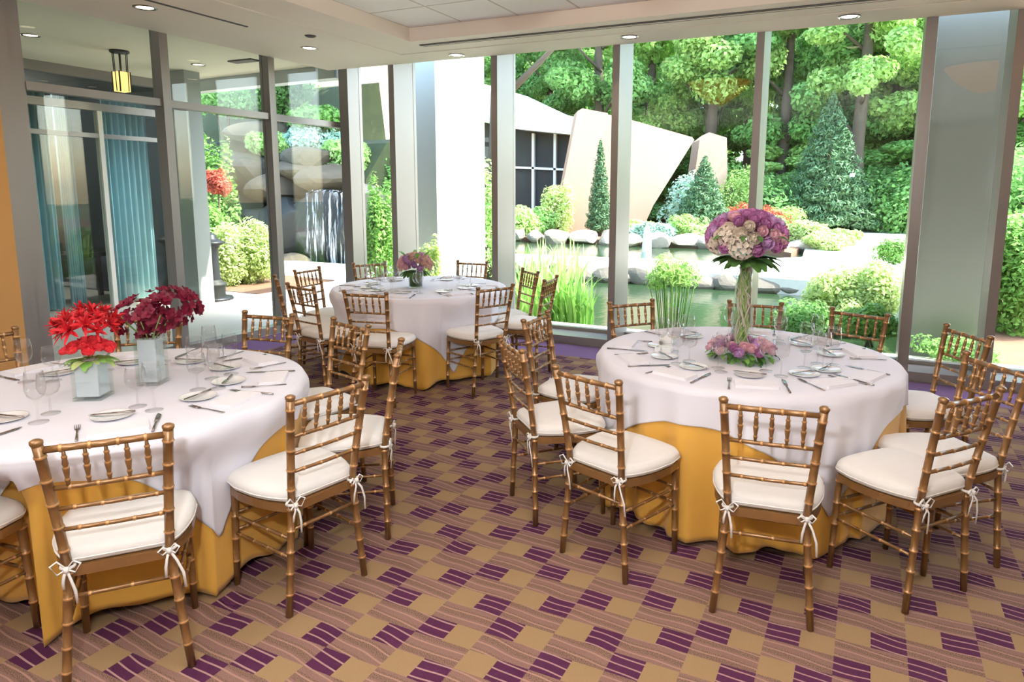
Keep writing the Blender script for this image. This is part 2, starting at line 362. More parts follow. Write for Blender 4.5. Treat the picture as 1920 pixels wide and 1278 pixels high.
cloth_obj('R', 0, 'golden yellow floor-length tablecloth on the round table with the tall vase'); cloth_obj('R', 1, 'white square overlay cloth on the table with the tall vase')
cloth_obj('L', 0, 'golden yellow floor-length tablecloth on the table with red flowers'); cloth_obj('L', 1, 'white square overlay cloth on the table with red flowers')
cloth_obj('F', 0, 'golden yellow floor-length tablecloth on the far table with peach flowers'); cloth_obj('F', 1, 'white square overlay cloth on the far table with peach flowers')
ZT = TZ_+.0115
# ------------------------------------------------------------------ chiavari chairs
def bamboo(pts, r0, r1, step=.085, bump=1.18, seg=10, first=.05):
    """a tapering pole with raised pale rings; returns points, radii and material per section"""
    pts = [Vector(p) for p in pts]; cum = [0]
    for a, b in zip(pts, pts[1:]): cum.append(cum[-1]+(b-a).length)
    L = cum[-1]
    def P(s):
        for i in range(len(pts)-1):
            if s <= cum[i+1]+1e-9: return pts[i].lerp(pts[i+1], (s-cum[i])/(cum[i+1]-cum[i]))
        return pts[-1]
    ss = [0.0]; kinds = ['n']; s = first
    while s < L-.02:
        ss += [s-.0045, s-.002, s+.002, s+.0045]; kinds += ['n', 'b', 'b', 'n']; s += step
    ss += [c for c in cum[1:-1]]; kinds += ['n']*(len(cum)-2); ss.append(L); kinds.append('n')
    z = sorted(zip(ss, kinds)); ss = [a for a, _ in z]; kinds = [b for _, b in z]
    rad = [(r0+(r1-r0)*a/L)*(bump if k == 'b' else 1) for a, k in zip(ss, kinds)]
    mis = [1 if (kinds[i] == 'b' or kinds[i+1] == 'b') else 0 for i in range(len(ss)-1)]
    return [P(a) for a in ss], rad, mis
def pole(mb, pts, r0, r1, seg=10, **kw):
    p, r, m_ = bamboo(pts, r0, r1, **kw); mb.tube(p, r, seg, mis=m_); return mb
GR = ['gold', 'ring']
def backx(z): return .143+.031*max(0, (z-.44)/.466)**1.1          # half spacing of the back posts at a height
def backy(z): return -.188-.076*((z-.44)/.466)**1.15 if z > .44 else -.188
def seat_outline(w, yf, yb, n=44):
    """rounded D: narrow at the back posts, widest ahead of the middle, full round front"""
    key = [(0, 1.0, .0), (.16, .985, .42), (.36, .93, .74), (.6, .78, .93), (.95, .35, 1.0), (1.3, -.2, .965), (1.6, -.62, .86), (1.85, -.9, .74), (2.0, -1.0, .62), (2.3, -1.0, .0)]
    pts = []
    for k in range(n):
        t = 2.3*abs((k/n*2)-1) ; sg = 1 if k < n/2 else -1
        for a, b in zip(key, key[1:]):
            if t <= b[0]+1e-9:
                f = (t-a[0])/(b[0]-a[0]); y = a[1]+(b[1]-a[1])*f; x = a[2]+(b[2]-a[2])*f; break
        pts.append((-sg*x*w, (yf+yb)/2+y*(yf-yb)/2))
    return pts
def tie_mesh(seed):
    r = random.Random(seed); b = MB(); R_ = .0195
    b.tube([(R_*math.cos(a), R_*math.sin(a), 0) for a in [k*2*PI/12 for k in range(13)]], .0045, 6, cap=False, flat=1.3)
    for sgn in (-1, 1):                                  # bow loops and hanging tails behind the post
        w = r.uniform(.03, .042); dz = r.uniform(.0, .022)
        b.tube([(0, -R_, 0), (sgn*w*.55, -R_-.008, .012+dz), (sgn*w, -R_-.01, dz), (sgn*w*.6, -R_-.009, -.012), (0, -R_-.002, 0)], .0042, 6, flat=.6)
        l = r.uniform(.06, .15); x = sgn*r.uniform(.008, .05)
        b.tube([(0, -R_-.003, 0), (x*.5, -R_-.014, -l*.25), (x*.9, -R_-.01, -l*.6), (x, -R_-.006, -l)], [.0045, .0045, .005, .0045], 6, flat=.5)
    b.tube([(0, -R_-.008, -.008), (0, -R_-.01, .008)], .008, 8)
    return b
def make_chair():
    t = empty('chiavari_chair')
    for s in (-1, 1):
        b = MB(); zs = [.44, .55, .66, .78, .885]
        pole(b, [(s*.183, -.196, 0), (s*.143, -.188, .44)] + [(s*backx(z), backy(z), z) for z in zs[1:]], .0135, .0158, first=.09)
        b.lathe([(.001, .906), (.010, .9055), (.0185, .9), (.0185, .892), (.0145, .884)], (s*backx(.9), backy(.9), 0), 12, 0)
        b.build('back_post', GR, t)
    for s in (-1, 1):
        b = MB(); pole(b, [(s*.182, .178, 0), (s*.175, .165, .43)], .0125, .0155, first=.11, step=.1); b.build('front_leg', GR, t)
    b = MB(); o = seat_outline(.212, .205, -.197); i_ = seat_outline(.17, .165, -.16); n = len(o)
    vs = [(x, y, .416) for x, y in o]+[(x, y, .45) for x, y in o]+[(x, y, .45) for x, y in i_]+[(x, y, .416) for x, y in i_]
    b.add(vs, [(r*n+k, r*n+(k+1) % n, ((r+1) % 4)*n+(k+1) % n, ((r+1) % 4)*n+k) for r in range(4) for k in range(n)], 0, False)
    b.build('seat_frame', GR, t)
    b = MB(); vs = []; sect = [(.80, .451), (.955, .4515), (1.0, .459), (1.015, .472), (1.005, .486), (.965, .499), (.88, .508), (.6, .514), (.3, .516)]
    o = seat_outline(.216, .207, -.186); n = 44
    for f, z in sect: vs += [(x*f, .009+(y-.009)*f, z) for x, y in o]
    vs.append((0, .009, .5165)); k9 = len(sect)
    b.add(vs, [(r*n+k, r*n+(k+1) % n, (r+1)*n+(k+1) % n, (r+1)*n+k) for r in range(k9-1) for k in range(n)]+[((k9-1)*n+k, (k9-1)*n+(k+1) % n, k9*n) for k in range(n)], 0, True)
    b.tube([(x*1.014, .009+(y-.009)*1.014, .470) for x, y in o]+[(o[0][0]*1.014, .009+(o[0][1]-.009)*1.014, .470)], .0028, 6, cap=False)
    cu = b.build('seat_cushion', 'cushion', t)
    for s in (-1, 1):
        tie_mesh(3+s).build('ribbon_tie', 'ribbon', cu, (s*.1435, -.189, .452))
    for z, r, nm in ((.868, .0115, 'top_rail'), (.733, .0085, 'slat'), (.66, .0075, 'slat'), (.585, .0075, 'slat')):
        b = MB(); pole(b, [(-backx(z), backy(z), z), (0, backy(z)-.006, z), (backx(z), backy(z), z)], r, r, first=.055, step=.075, seg=8, bump=1.2); b.build(nm, GR, t)
    for k in range(5):
        x = -.11+.055*k; b = MB(); za, zb = .733, .868; pts, rad = [], []
        for f, r in ((0, .0045), (.12, .006), (.2, .0085), (.24, .006), (.42, .0095), (.5, .0105), (.53, .007), (.6, .0095), (.72, .007), (.78, .009), (.82, .006), (1, .0045)):
            z = za+(zb-za)*f; pts.append((x, backy(z)-.004, z)); rad.append(r)
        b.tube(pts, rad, 8, mis=[0, 0, 1, 0, 0, 1, 0, 0, 0, 1, 0]); b.build('spindle', GR, t)
    def legx(f, z): return (.183-.04*z/.44, -.196+.008*z/.44) if f == 0 else (.182-.007*z/.43, .178-.013*z/.43)
    a0 = legx(0, .345); b = MB(); pole(b, [(-a0[0], a0[1], .345), (a0[0], a0[1], .345)], .0075, .0075, first=.06, step=.12, seg=8); b.build('rear_stretcher', GR, t)
    for z in (.31, .235):
        for s in (-1, 1):
            p, q = legx(0, z), legx(1, z); b = MB(); pole(b, [(s*p[0], p[1], z), (s*q[0], q[1], z)], .007, .007, first=.05, step=.09, seg=8); b.build('side_stretcher', GR, t)
        q = legx(1, z+.01); b = MB(); pole(b, [(-q[0], q[1], z+.01), (q[0], q[1], z+.01)], .007, .007, first=.05, step=.09, seg=8); b.build('front_stretcher', GR, t)
    return t
CHL = dict(
 L1='gold bamboo-style chair nearest the camera, seen from behind at lower left', L2='gold chair right of the nearest left chair, at the red-flower table',
 L3='gold chair seen edge-on at the right end of the red-flower table', L4='gold chair behind the edge-on chair, facing the camera at the red-flower table',
 L5='gold chair at the back of the red-flower table, in front of the terrace glazing', L6='gold chair cut by the left edge, standing before the orange wall',
 L7='gold chair mostly out of frame at the lower left corner, cushion edge and leg showing', L8='gold chair mostly hidden behind the crimson flowers',
 F1='gold chair with its back turned, in front of the far table left of centre', F2='gold chair with its back turned, in front of the far table at the right',
 F3='gold chair at the near left side of the far table, dark against the light', F4='gold chair facing right at the left rear of the far table, before the paving',
 F5='gold chair behind the far table, left of its peach flowers', F6='gold chair behind the far table, right of its peach flowers before the white column',
 F7='gold chair at the right rear of the far table, before the tall pond grasses', F8='gold chair seen sideways right of the far table, dark back against the grasses',
 F9='gold chair seen edge-on at the far left of the far table, beside the mullion',
 R1='gold chair centred in front of the tall-vase table, back to the camera', R2='gold chair at the front left of the tall-vase table, turned slightly right',
 R3='gold chair at the left of the tall-vase table, in front of another chair', R4='gold chair at the far left of the tall-vase table, behind its neighbour',
 R5='gold chair behind the tall-vase table at its left, against the mullion', R6='gold chair directly behind the tall vase, before the green pond',
 R7='gold chair behind the tall-vase table at the right, before the yellow-green bush', R8='gold chair at the right rear of the tall-vase table, before the grey column',
 R9='gold chair at the front right of the tall-vase table, facing left with cushion showing', R10='gold chair cut by the right edge of the picture')
proto = make_chair(); first = True
for n, (x, y, a) in CH.items():
    o = proto if first else copy_tree(proto); first = False
    o.location = (x, y, 0); o.rotation_euler = (0, 0, math.radians(a))
    tag(o, CHL[n], 'chair', 'gold chairs around the '+{'L': 'red-flower table', 'F': 'far table', 'R': 'tall-vase table'}[n[0]])
# ------------------------------------------------------------------ place settings
def fork_mb():
    b = MB(); b.tube([(0, -.095, .002), (0, -.05, .003), (0, .0, .0045), (0, .03, .0035), (0, .045, .0035)], [.0055, .0045, .003, .004, .009], 8, flat=.3)
    for k in range(4):
        x = -.0085+.00567*k; b.tube([(x*.8, .043, .0035), (x, .06, .004), (x, .095, .006)], [.0019, .0016, .0011], 5)
    return b
def knife_mb(L=.115):
    b = MB(); b.tube([(0, -L, .004), (0, -L*.5, .0045), (0, 0, .004)], [.0055, .005, .004], 8, flat=.7)
    b.tube([(0, 0, .004), (.001, L*.4, .004), (.001, L*.8, .004), (-.003, L, .004)], [.0075, .0095, .009, .0015], 8, flat=.15)
    return b
def plate_mb():
    return MB().lathe([(.001, .004), (.045, .004), (.052, .006), (.072, .011), (.0745, .012), (.073, .0095), (.052, .003), (.045, .0), (.001, .0)], seg=36)
def wine_mb(h=.2, br=.036):
    return MB().lathe([(.001, .004), (.012, .004), (.033, .0015), (.034, .0005), (.033, .003), (.012, .006), (.0042, .012), (.0035, .05), (.0038, h*.42), (.012, h*.45), (br*.8, h*.53), (br, h*.66), (br*.97, h*.82), (br*.84, h), (br*.80, h), (br*.93, h*.82), (br*.96, h*.66), (br*.77, h*.54), (.008, h*.465), (.001, h*.46)], seg=24)
def napkin_mb():
    b = MB(); 
    for i, (w, l, z0, z1) in enumerate(((.056, .1, 0, .005), (.055, .099, .005, .0095), (.053, .097, .0095, .014))):
        pts = [(sx*(w-(.006 if k else 0)), sy_*(l-(0 if k else .006))) for sx, sy_ in ((1, 1), (-1, 1), (-1, -1), (1, -1)) for k in ((0, 1) if sx*sy_ > 0 else (1, 0))]
        b.prism(pts, 'z', z0, z1)
    return b
PR = {'fork': (fork_mb(), 'silver'), 'dinner_knife': (knife_mb(), 'silver'), 'butter_knife': (knife_mb(.08), 'silver'), 'bread_plate': (plate_mb(), 'china'), 'wine_glass': (wine_mb(), 'drink'), 'water_goblet': (wine_mb(.165, .04), 'drink'), 'napkin': (napkin_mb(), 'napkin')}
PM = {}
POSN = dict(L1='front', L2='front right', L3='right end', L4='back right', L5='back', L6='far left', L7='left corner', L8='hidden back', F1='front left', F2='front right', F3='near left', F4='left rear', F5='back left', F6='back right', F7='right rear', F8='right', F9='edge-on left',
 R1='front', R2='front left', R3='left', R4='far left', R5='back left', R6='back', R7='back right', R8='right rear', R9='front right', R10='cut-off right')
TBN = {'L': 'red-flower table', 'F': 'far table', 'R': 'tall-vase table'}
ITN = {'fork': ('silver dinner fork', 'fork'), 'dinner_knife': ('silver dinner knife', 'knife'), 'butter_knife': ('butter knife across a plate', 'knife'), 'bread_plate': ('white bread plate', 'plate'), 'wine_glass': ('tall clear wine glass', 'glass'), 'water_goblet': ('short clear water goblet', 'glass'), 'napkin': ('folded white napkin', 'napkin')}
for n, (x, y, a) in CH.items():
    c = TABLES[n[0]][0]; ph = math.atan2(y-c[1], x-c[0]); u = Vector((math.cos(ph), math.sin(ph), 0)); v = Vector((-u.y, u.x, 0)); r_ = random.Random(n)
    base = Vector((c[0], c[1], ZT)); ang = math.atan2(-u.y, -u.x)-PI/2
    lay = [('napkin', .655, 0, PI/2*0, 0), ('fork', .63, -.125, r_.uniform(-.15, .15), 0), ('dinner_knife', .62, .125, r_.uniform(-.15, .15), 0), ('bread_plate', .47, -.02, 0, 0), ('butter_knife', .465, -.02, PI/2+r_.uniform(-.25, .25), .0118), ('wine_glass', .45, .13, 0, 0), ('water_goblet', .37, .075, 0, 0)]
    for nm, ru, rv, rz, dz in lay:
        if nm not in PM:
            o = PR[nm][0].build(nm, PR[nm][1]); PM[nm] = o.data
        else: o = link(nm, PM[nm])
        o.location = base + u*(ru+r_.uniform(-.012, .012)*(nm not in ('butter_knife', 'bread_plate'))) + v*(rv+r_.uniform(-.01, .01)*(nm not in ('butter_knife', 'bread_plate'))) + Vector((0, 0, dz))
        o.rotation_euler = (0, 0, ang+rz + (0 if nm != 'napkin' else PI/2))
        tag(o, '%s on the %s, at its %s chair' % (ITN[nm][0], TBN[n[0]], POSN[n]), ITN[nm][1], ITN[nm][1]+'s on the '+TBN[n[0]])
tag(MB().lathe([(.001, .003), (.03, .003), (.05, .02), (.056, .045), (.053, .045), (.047, .022), (.001, .008)], seg=24).build('sugar_bowl', 'china', None, (-1.02, 3.86, ZT)), 'white china sugar bowl on the tall-vase table, left of the rose wreath', 'bowl')
b = MB(); b.box((-.045, -.03, 0), (.045, .03, .006)); b.box((-.045, -.03, .006), (-.04, .03, .03)); b.box((.04, -.03, .006), (.045, .03, .03)); b.box((-.04, -.03, .006), (.04, -.025, .03)); b.box((-.04, .025, .006), (.04, .03, .03)); b.box((-.036, -.022, .006), (.036, .022, .026))
tag(b.build('butter_dish', 'china', None, (-.99, 3.66, ZT)), 'small rectangular white dish in front of the sugar bowl', 'dish')
# ------------------------------------------------------------------ flowers
def petal(b, base, out, up, L, W, curl, mi=0, n=4):
    side = out.cross(up).normalized(); vs = []
    for i in range(n+1):
        t = i/n; w = W*math.sin(PI*(.12+.80*t))*.5; p = base+out*(L*t*math.cos(curl*t))+up*(L*t*math.sin(curl*t))
        for s in (-1, 0, 1): vs.append(p+side*(w*s)+up*(.18*w*abs(s)))
    b.add(vs, [(i*3+k, i*3+k+1, i*3+k+4, i*3+k+3) for i in range(n) for k in (0, 1)], mi, True)
def rose_mesh(seed, r=.03):
    R_ = random.Random(seed); b = MB(); up = Vector((0, 0, 1))
    for n, rr, tilt, L in ((3, .1, 1.35, .75), (5, .25, 1.15, .85), (6, .4, .8, .95), (7, .5, .35, 1.0)):
        for k in range(n):
            a = 2*PI*(k+R_.random()*.4)/n+rr*9; o = Vector((math.cos(a), math.sin(a), 0))
            d = (o*math.cos(tilt)+up*math.sin(tilt)).normalized(); nrm = (up*math.cos(tilt)-o*math.sin(tilt)).normalized()
            petal(b, o*r*rr*.4-up*r*.25, d, nrm, r*L*1.15, r*1.25, .7)
    return b
def spiky_mesh(seed, r=.05):
    R_ = random.Random(seed); b = MB(); up = Vector((0, 0, 1))
    for ring, n, tilt, L in ((0, 6, .35, 1.0), (1, 6, .8, .9), (2, 5, 1.25, .8)):
        for k in range(n):
            a = 2*PI*(k+R_.random()*.5)/n; o = Vector((math.cos(a), math.sin(a), 0))
            d = (o*math.cos(tilt)+up*math.sin(tilt)).normalized(); nrm = (up*math.cos(tilt)-o*math.sin(tilt)).normalized()
            petal(b, Vector((0, 0, 0)), d, nrm, r*L*R_.uniform(.85, 1.2), r*.24, -.2)
    return b
def orchid_mesh(seed, r=.024):
    R_ = random.Random(seed); b = MB(); up = Vector((0, 0, 1))
    for k in range(5):
        a = 2*PI*k/5+R_.random()*.2; o = Vector((math.cos(a), math.sin(a), 0)); petal(b, Vector((0, 0, 0)), (o+up*.25).normalized(), (up-o*.25).normalized(), r*(1.1 if k % 2 else .9), r*.8, .1)
    petal(b, Vector((0, 0, .002)), (Vector((1, 0, 0))+up).normalized(), (up-Vector((1, 0, 0))).normalized(), r*.6, r*.5, .6)
    return b
def hydrangea_mesh(seed, r=.06):
    R_ = random.Random(seed); b = MB()
    for k in range(70):
        z = 1-2*(k+.5)/70; a = k*2.39996; s = math.sqrt(max(0, 1-z*z)); nrm = Vector((s*math.cos(a), s*math.sin(a), z))
        if z < -.5: continue
        e = nrm.orthogonal().normalized(); f = nrm.cross(e); rot = R_.random()*6
        for q in range(4):
            t = rot+q*PI/2; petal(b, nrm*r, (e*math.cos(t)+f*math.sin(t)+nrm*.15).normalized(), nrm, r*.27, r*.27, .1, n=2)
    return b
def leaf_blade_mesh(L=.1, W=.04):
    b = MB(); petal(b, Vector((0, 0, 0)), Vector((1, 0, 0)), Vector((0, 0, 1)), L, W, -.5, n=6); return b
def orient(o, p, d, spin=0.0):
    o.location = p; q = Vector(d).to_track_quat('Z', 'Y'); o.rotation_mode = 'QUATERNION'; o.rotation_quaternion = q @ Vector((0, 0, 1)).rotation_difference(Vector((0, 0, 1)))
    o.rotation_quaternion = q
FMESH = {}
def bloom(kind, mat, parent, p, d, s=1.0, r=random):
    key = (kind, mat)
    if key not in FMESH:
        mb = {'rose': rose_mesh, 'lily': spiky_mesh, 'orchid': orchid_mesh, 'hydrangea': hydrangea_mesh}[kind](5)
        o = mb.build(kind, mat, parent); FMESH[key] = o.data
    else: o = link(kind, FMESH[key], parent)
    orient(o, p, d); o.scale = (s, s, s)
    return o
def blade(parent, p, d, s=1.0, mat='leaf_dark', L=.1, W=.045):
    key = ('leaf', mat, L, W)
    if key not in FMESH: o = leaf_blade_mesh(L, W).build('leaf', mat, parent); FMESH[key] = o.data
    else: o = link('leaf', FMESH[key], parent)
    o.location = p; o.rotation_mode = 'QUATERNION'; o.rotation_quaternion = Vector(d).to_track_quat('X', 'Z'); o.scale = (s, s, s)
    return o
def fib(k, n): 
    z = 1-2*(k+.5)/n; a = k*2.39996; s = math.sqrt(1-z*z); return Vector((s*math.cos(a), s*math.sin(a), z))
rr = random.Random(3)
def square_vase(parent, w, h):
    b = MB(); b.box((-w, -w, 0), (w, w, .012)); 
    for a, c_ in (((-w, -w, .012), (w, -w+.006, h)), ((-w, w-.006, .012), (w, w, h)), ((-w, -w+.006, .012), (-w+.006, w-.006, h)), ((w-.006, -w+.006, .012), (w, w-.006, h))): b.box(a, c_)
    b.build('glass_vase', 'vaseglass', parent)
    i_ = w-.012; bx((-i_, -i_, .016), (i_, i_, h-.004)).build('white_liner', 'frost', parent)
# short vase with scarlet lilies over coral roses
t = tag(empty('flower_arrangement', (-2.95, 1.73, ZT), .55), 'short square vase of scarlet lilies and coral roses on the left table', 'flowers')
square_vase(t, .056, .165)
for k in range(26):
    a = k*2.4; d = Vector((math.cos(a), math.sin(a), rr.uniform(-.1, .5))); blade(t, Vector((0, 0, .165))+Vector((d.x, d.y, 0))*.03, d, rr.uniform(.55, .85), 'leaf_mid' if k % 3 else 'leaf_bright', .1, .05)
for k in range(14):
    a = k*2.4; r_ = .02+.065*math.sqrt(k/14); bloom('rose', 'coral', t, Vector((r_*math.cos(a), r_*math.sin(a), .225+.02*math.cos(r_*30))), Vector((math.cos(a)*r_*9, math.sin(a)*r_*9, 1)), rr.uniform(.85, 1.1))
for k in range(22):
    d = fib(k, 30); p = Vector((d.x*.1, d.y*.1, .315+d.z*.055)); bloom('lily', 'red', t, p, Vector((d.x, d.y, max(d.z, .1)+.4)), rr.uniform(.8, 1.25))
# tall vase with a loose spray of crimson orchids
t = tag(empty('flower_arrangement', (-2.93, 1.985, ZT), .5), 'tall square vase of dark crimson orchids beside the scarlet lilies', 'flowers')
square_vase(t, .05, .215)
for k in range(150):
    while True:
        p = Vector((rr.uniform(-1, 1), rr.uniform(-1, 1), rr.uniform(-1, 1)))
        if p.length < 1: break
    q = Vector((p.x*.19+.02, p.y*.19+.05, .325+p.z*.105+p.x*.03)); bloom('orchid', 'crimson', t, q, Vector((p.x+.3, p.y-.4, p.z+.5)), rr.uniform(.9, 1.35))
for k in range(9):
    a = k*.7; MB().tube([(0, 0, .1), (.03*math.cos(a), .03*math.sin(a), .22), (.12*math.cos(a), .12*math.sin(a), .33)], .0025, 6).build('stem', 'stem', t)
# far table: low leaf-lined vase with pink and peach roses
t = tag(empty('flower_arrangement', (-3.745, 5.13, ZT)), 'round leaf-lined vase of pink and peach roses on the far table', 'flowers')
MB().lathe([(.001, .004), (.06, .004), (.064, .15), (.066, .155), (.068, .15), (.064, .0), (.001, 0)], seg=28).build('glass_vase', 'vaseglass', t)
MB().lathe([(.001, .012), (.056, .012), (.06, .145), (.001, .147)], seg=24).build('leaf_lining', 'leaf_dark', t)
for k in range(16):
    a = k*2.4; blade(t, Vector((.03*math.cos(a), .03*math.sin(a), .15)), Vector((math.cos(a), math.sin(a), .1)), rr.uniform(1., 1.5), 'leaf_dark', .1, .05)
for k in range(44):
    d = fib(k, 62)
    bloom('rose', ('pink', 'peach', 'peach', 'lavender')[k % 4], t, Vector((d.x*.135, d.y*.135, .215+d.z*.085)), d+Vector((0, 0, .3)), rr.uniform(.95, 1.3))
for k in range(6):
    a = k*1.1; blade(t, Vector((.1*math.cos(a), .1*math.sin(a), .28)), Vector((math.cos(a)*.5, math.sin(a)*.5, 1)), .9, 'leaf_mid', .1, .045)
# tall trumpet vase with a ball of lavender and cream blooms
VX, VY = -.579, 3.70
t = tag(empty('tall_flower_centerpiece', (VX, VY, ZT)), 'tall clear vase of curly greenery topped by a lavender and cream flower ball', 'flowers')
MB().lathe([(.001, .006), (.056, .006), (.06, .0), (.061, .004), (.06, .1), (.054, .25), (.042, .42), (.044, .5), (.04, .5), (.038, .42), (.05, .25), (.056, .1), (.054, .03), (.001, .02)], seg=32).build('glass_vase', 'vaseglass', t)
for k in range(34):
    a = rr.random()*6.28; tw_ = rr.uniform(-1.6, 1.6); pts = [((.046-.0016*i)*rr.uniform(.3, 1)*math.cos(a+i*tw_), (.046-.0016*i)*math.sin(a+i*tw_)*rr.uniform(.3, 1), .025+.47*i/9) for i in range(10)]
    MB().tube(pts, .0035+.002*rr.random(), 5).build('curly_stem', ('leaf_bright', 'cream', 'leaf_bright', 'cream', 'leaf_mid')[k % 5], t)
for k in range(34):
    a = k*2.4; el = rr.uniform(.1, .45); blade(t, Vector((.04*math.cos(a), .04*math.sin(a), .52+rr.random()*.02)), Vector((math.cos(a), math.sin(a), el)), rr.uniform(1.0, 1.7), 'leaf_dark', .1, .055)
n_ = 92
for k in range(n_):
    d = fib(k, n_)
    if d.z < -.45: continue
    p = Vector((d.x*.185, d.y*.185, .655+d.z*.115))
    side = d.x*.75+d.y*-.65
    if d.x < .35 and -.35 < d.z < .55 and d.y < -.1 and d.x > -.7: kd, mt, s = 'rose', 'cream', 1.25
    elif k % 5 == 0: kd, mt, s = 'rose', 'mauve', 1.3
    else: kd, mt, s = 'rose', ('lavender', 'lavender', 'mauve', 'pink')[k % 4], 1.2
    bloom(kd, mt, t, p, d, s*rr.uniform(.9, 1.15))
for p in ((-.06, -.13, .66), (-.12, -.06, .63), (.0, -.15, .62)): bloom('hydrangea', 'cream', t, Vector(p), Vector(p)-Vector((0, 0, .55)), 1.15)
for k in range(12):
    a = k*2.4; blade(t, Vector((.16*math.cos(a), .16*math.sin(a), .66)), Vector((math.cos(a), math.sin(a), .4)), 1.1, 'leaf_dark', .1, .03)
t = tag(empty('rose_wreath', (VX, VY, ZT)), 'low wreath of pink roses and leaves around the foot of the tall vase', 'flowers')
for k in range(64):
    a = 2*PI*k/64; r_ = rr.uniform(.09, .165); blade(t, Vector((r_*math.cos(a), r_*math.sin(a), .02+rr.random()*.03)), Vector((math.cos(a+rr.uniform(-1, 1)), math.sin(a+rr.uniform(-1, 1)), rr.uniform(-.1, .5))), rr.uniform(.45, .75), 'leaf_dark' if k % 3 else 'leaf_mid', .1, .045)
for k in range(30):
    a = 2*PI*k/30; r_ = (.095, .135, .16)[k % 3]; bloom('rose', ('pink', 'pink', 'mauve', 'lavender')[k % 4], t, Vector((r_*math.cos(a), r_*math.sin(a), .055+(.02 if k % 3 < 2 else 0))), Vector((math.cos(a)*.8, math.sin(a)*.8, 1)), rr.uniform(.95, 1.2))
# ------------------------------------------------------------------ outside: ground, water, paving
GZ = -.1
structure('ground_1', bx((-60, -20, -.75), (60, 90, -.7)), 'soil')
def slab(name, poly, z0, z1, mat):
    return structure(name, MB().prism(poly, 'z', z0, z1), mat)
slab('ground_2', [(-60, 24), (60, 24), (60, 90), (-60, 90)], -.7, -.12, 'soil')
slab('ground_3', [(1.0, 7.9), (30, 7.9), (30, 24), (1.0, 24)], -.7, -.12, 'mulch')
slab('ground_4', [(-40, -6), (-6.3, -6), (-6.3, 7.25), (-5.2, 7.25), (-5.2, 9.2), (-6.6, 11.4), (-9.3, 12.3), (-40, 12.3)], -.7, -.06, 'paving')
slab('ground_5', [(-6.25, 7.14), (6, 7.14), (6, 7.9), (-5.2, 7.9)], -.7, -.02, 'concrete')
slab('ground_6', [(-9.0, 14.9), (-3.0, 14.88), (1.4, 14.2), (8, 12.5), (9, 22), (2.2, 40), (-.8, 40), (-2.2, 30), (-1.6, 20), (-3.5, 17.6), (-9, 16.9)], -.7, -.1, 'paving')
slab('ground_7', [(-60, 23.2), (-3.6, 23.2), (-2.0, 21.0), (-1.8, 30), (-3.5, 60), (-60, 60)], -.7, -.09, 'mulch')
structure('pond_water_1', bx((-9.5, 7.9, -.55), (1.0, 14.92, -.42)), 'pond')
structure('pond_water_2', bx((-30, 16.85, -.4), (-1.6, 23.4, -.25)), 'pond')
# ------------------------------------------------------------------ outside: stones
def boulder_mesh(seed, sub=3):
    import bmesh
    bm = bmesh.new(); bmesh.ops.create_icosphere(bm, subdivisions=sub, radius=1); r = np.random.default_rng(seed)
    dirs = r.normal(size=(14, 3)); dirs /= np.linalg.norm(dirs, axis=1)[:, None]; cut = r.uniform(.62, .92, 14); ph = r.uniform(0, 6, (5, 3)); fr = r.uniform(1.5, 4.5, (5, 3))
    for v in bm.verts:
        p = np.array(v.co); 
        for d, c_ in zip(dirs, cut):
            e = p@d
            if e > c_: p = p-d*(e-c_)*.85
        p = p*(1+.05*np.sin(fr*p+ph).sum(axis=1).sum()/3)
        v.co = p
    me = bpy.data.meshes.new('boulder'); bm.to_mesh(me); bm.free(); return me
BM = [boulder_mesh(k) for k in range(6)]
def boulder(p, s, label, group, mat='rock', k=None, rz=None):
    key = (rr.randrange(6) if k is None else k, mat)
    if key not in FMESH:
        me = BM[key[0]].copy(); me.materials.append(M[mat]); FMESH[key] = me
    o = link('boulder', FMESH[key], None, p); o.scale = s; o.rotation_euler = (0, 0, rr.random()*6 if rz is None else rz)
    return tag(o, label, 'rock', group)
for k in range(16):                                   # the stone kerb on the near side of the causeway
    x = -8.6+k*.66; boulder((x, 14.82+.05*math.sin(k*2.3)-max(0, x+1)*.12, -.3), (.5, .24, .26), 'low grey kerb stone along the far edge of the green pond', 'kerb stones of the causeway', 'kerb', None, .12*math.sin(k*5))
for k in range(13):                                   # pale boulders behind the back pond
    x = -13.2+k*.95; boulder((x, 23.1+.25*math.sin(k*1.7), -.05), (.62, .38, .34+.06*math.sin(k*3)), 'pale sunlit boulder along the far edge of the back pond', 'boulders behind the back pond', 'palerock')
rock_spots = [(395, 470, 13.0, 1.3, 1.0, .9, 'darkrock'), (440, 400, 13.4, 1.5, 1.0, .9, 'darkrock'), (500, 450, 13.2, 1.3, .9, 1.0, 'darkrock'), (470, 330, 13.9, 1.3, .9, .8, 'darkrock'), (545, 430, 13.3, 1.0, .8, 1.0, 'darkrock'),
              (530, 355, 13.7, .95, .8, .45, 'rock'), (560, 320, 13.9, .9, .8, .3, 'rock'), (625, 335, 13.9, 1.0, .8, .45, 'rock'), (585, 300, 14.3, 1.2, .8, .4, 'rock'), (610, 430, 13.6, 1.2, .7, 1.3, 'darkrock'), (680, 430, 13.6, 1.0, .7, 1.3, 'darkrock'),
              (420, 300, 14.4, 1.3, .8, .7, 'darkrock'), (490, 250, 14.6, 1.0, .7, .35, 'rock'), (500, 500, 12.6, .8, .5, .35, 'rock'), (545, 490, 12.5, .6, .4, .25, 'rock'), (350, 380, 14.0, 1.2, .8, 1.2, 'darkrock')]
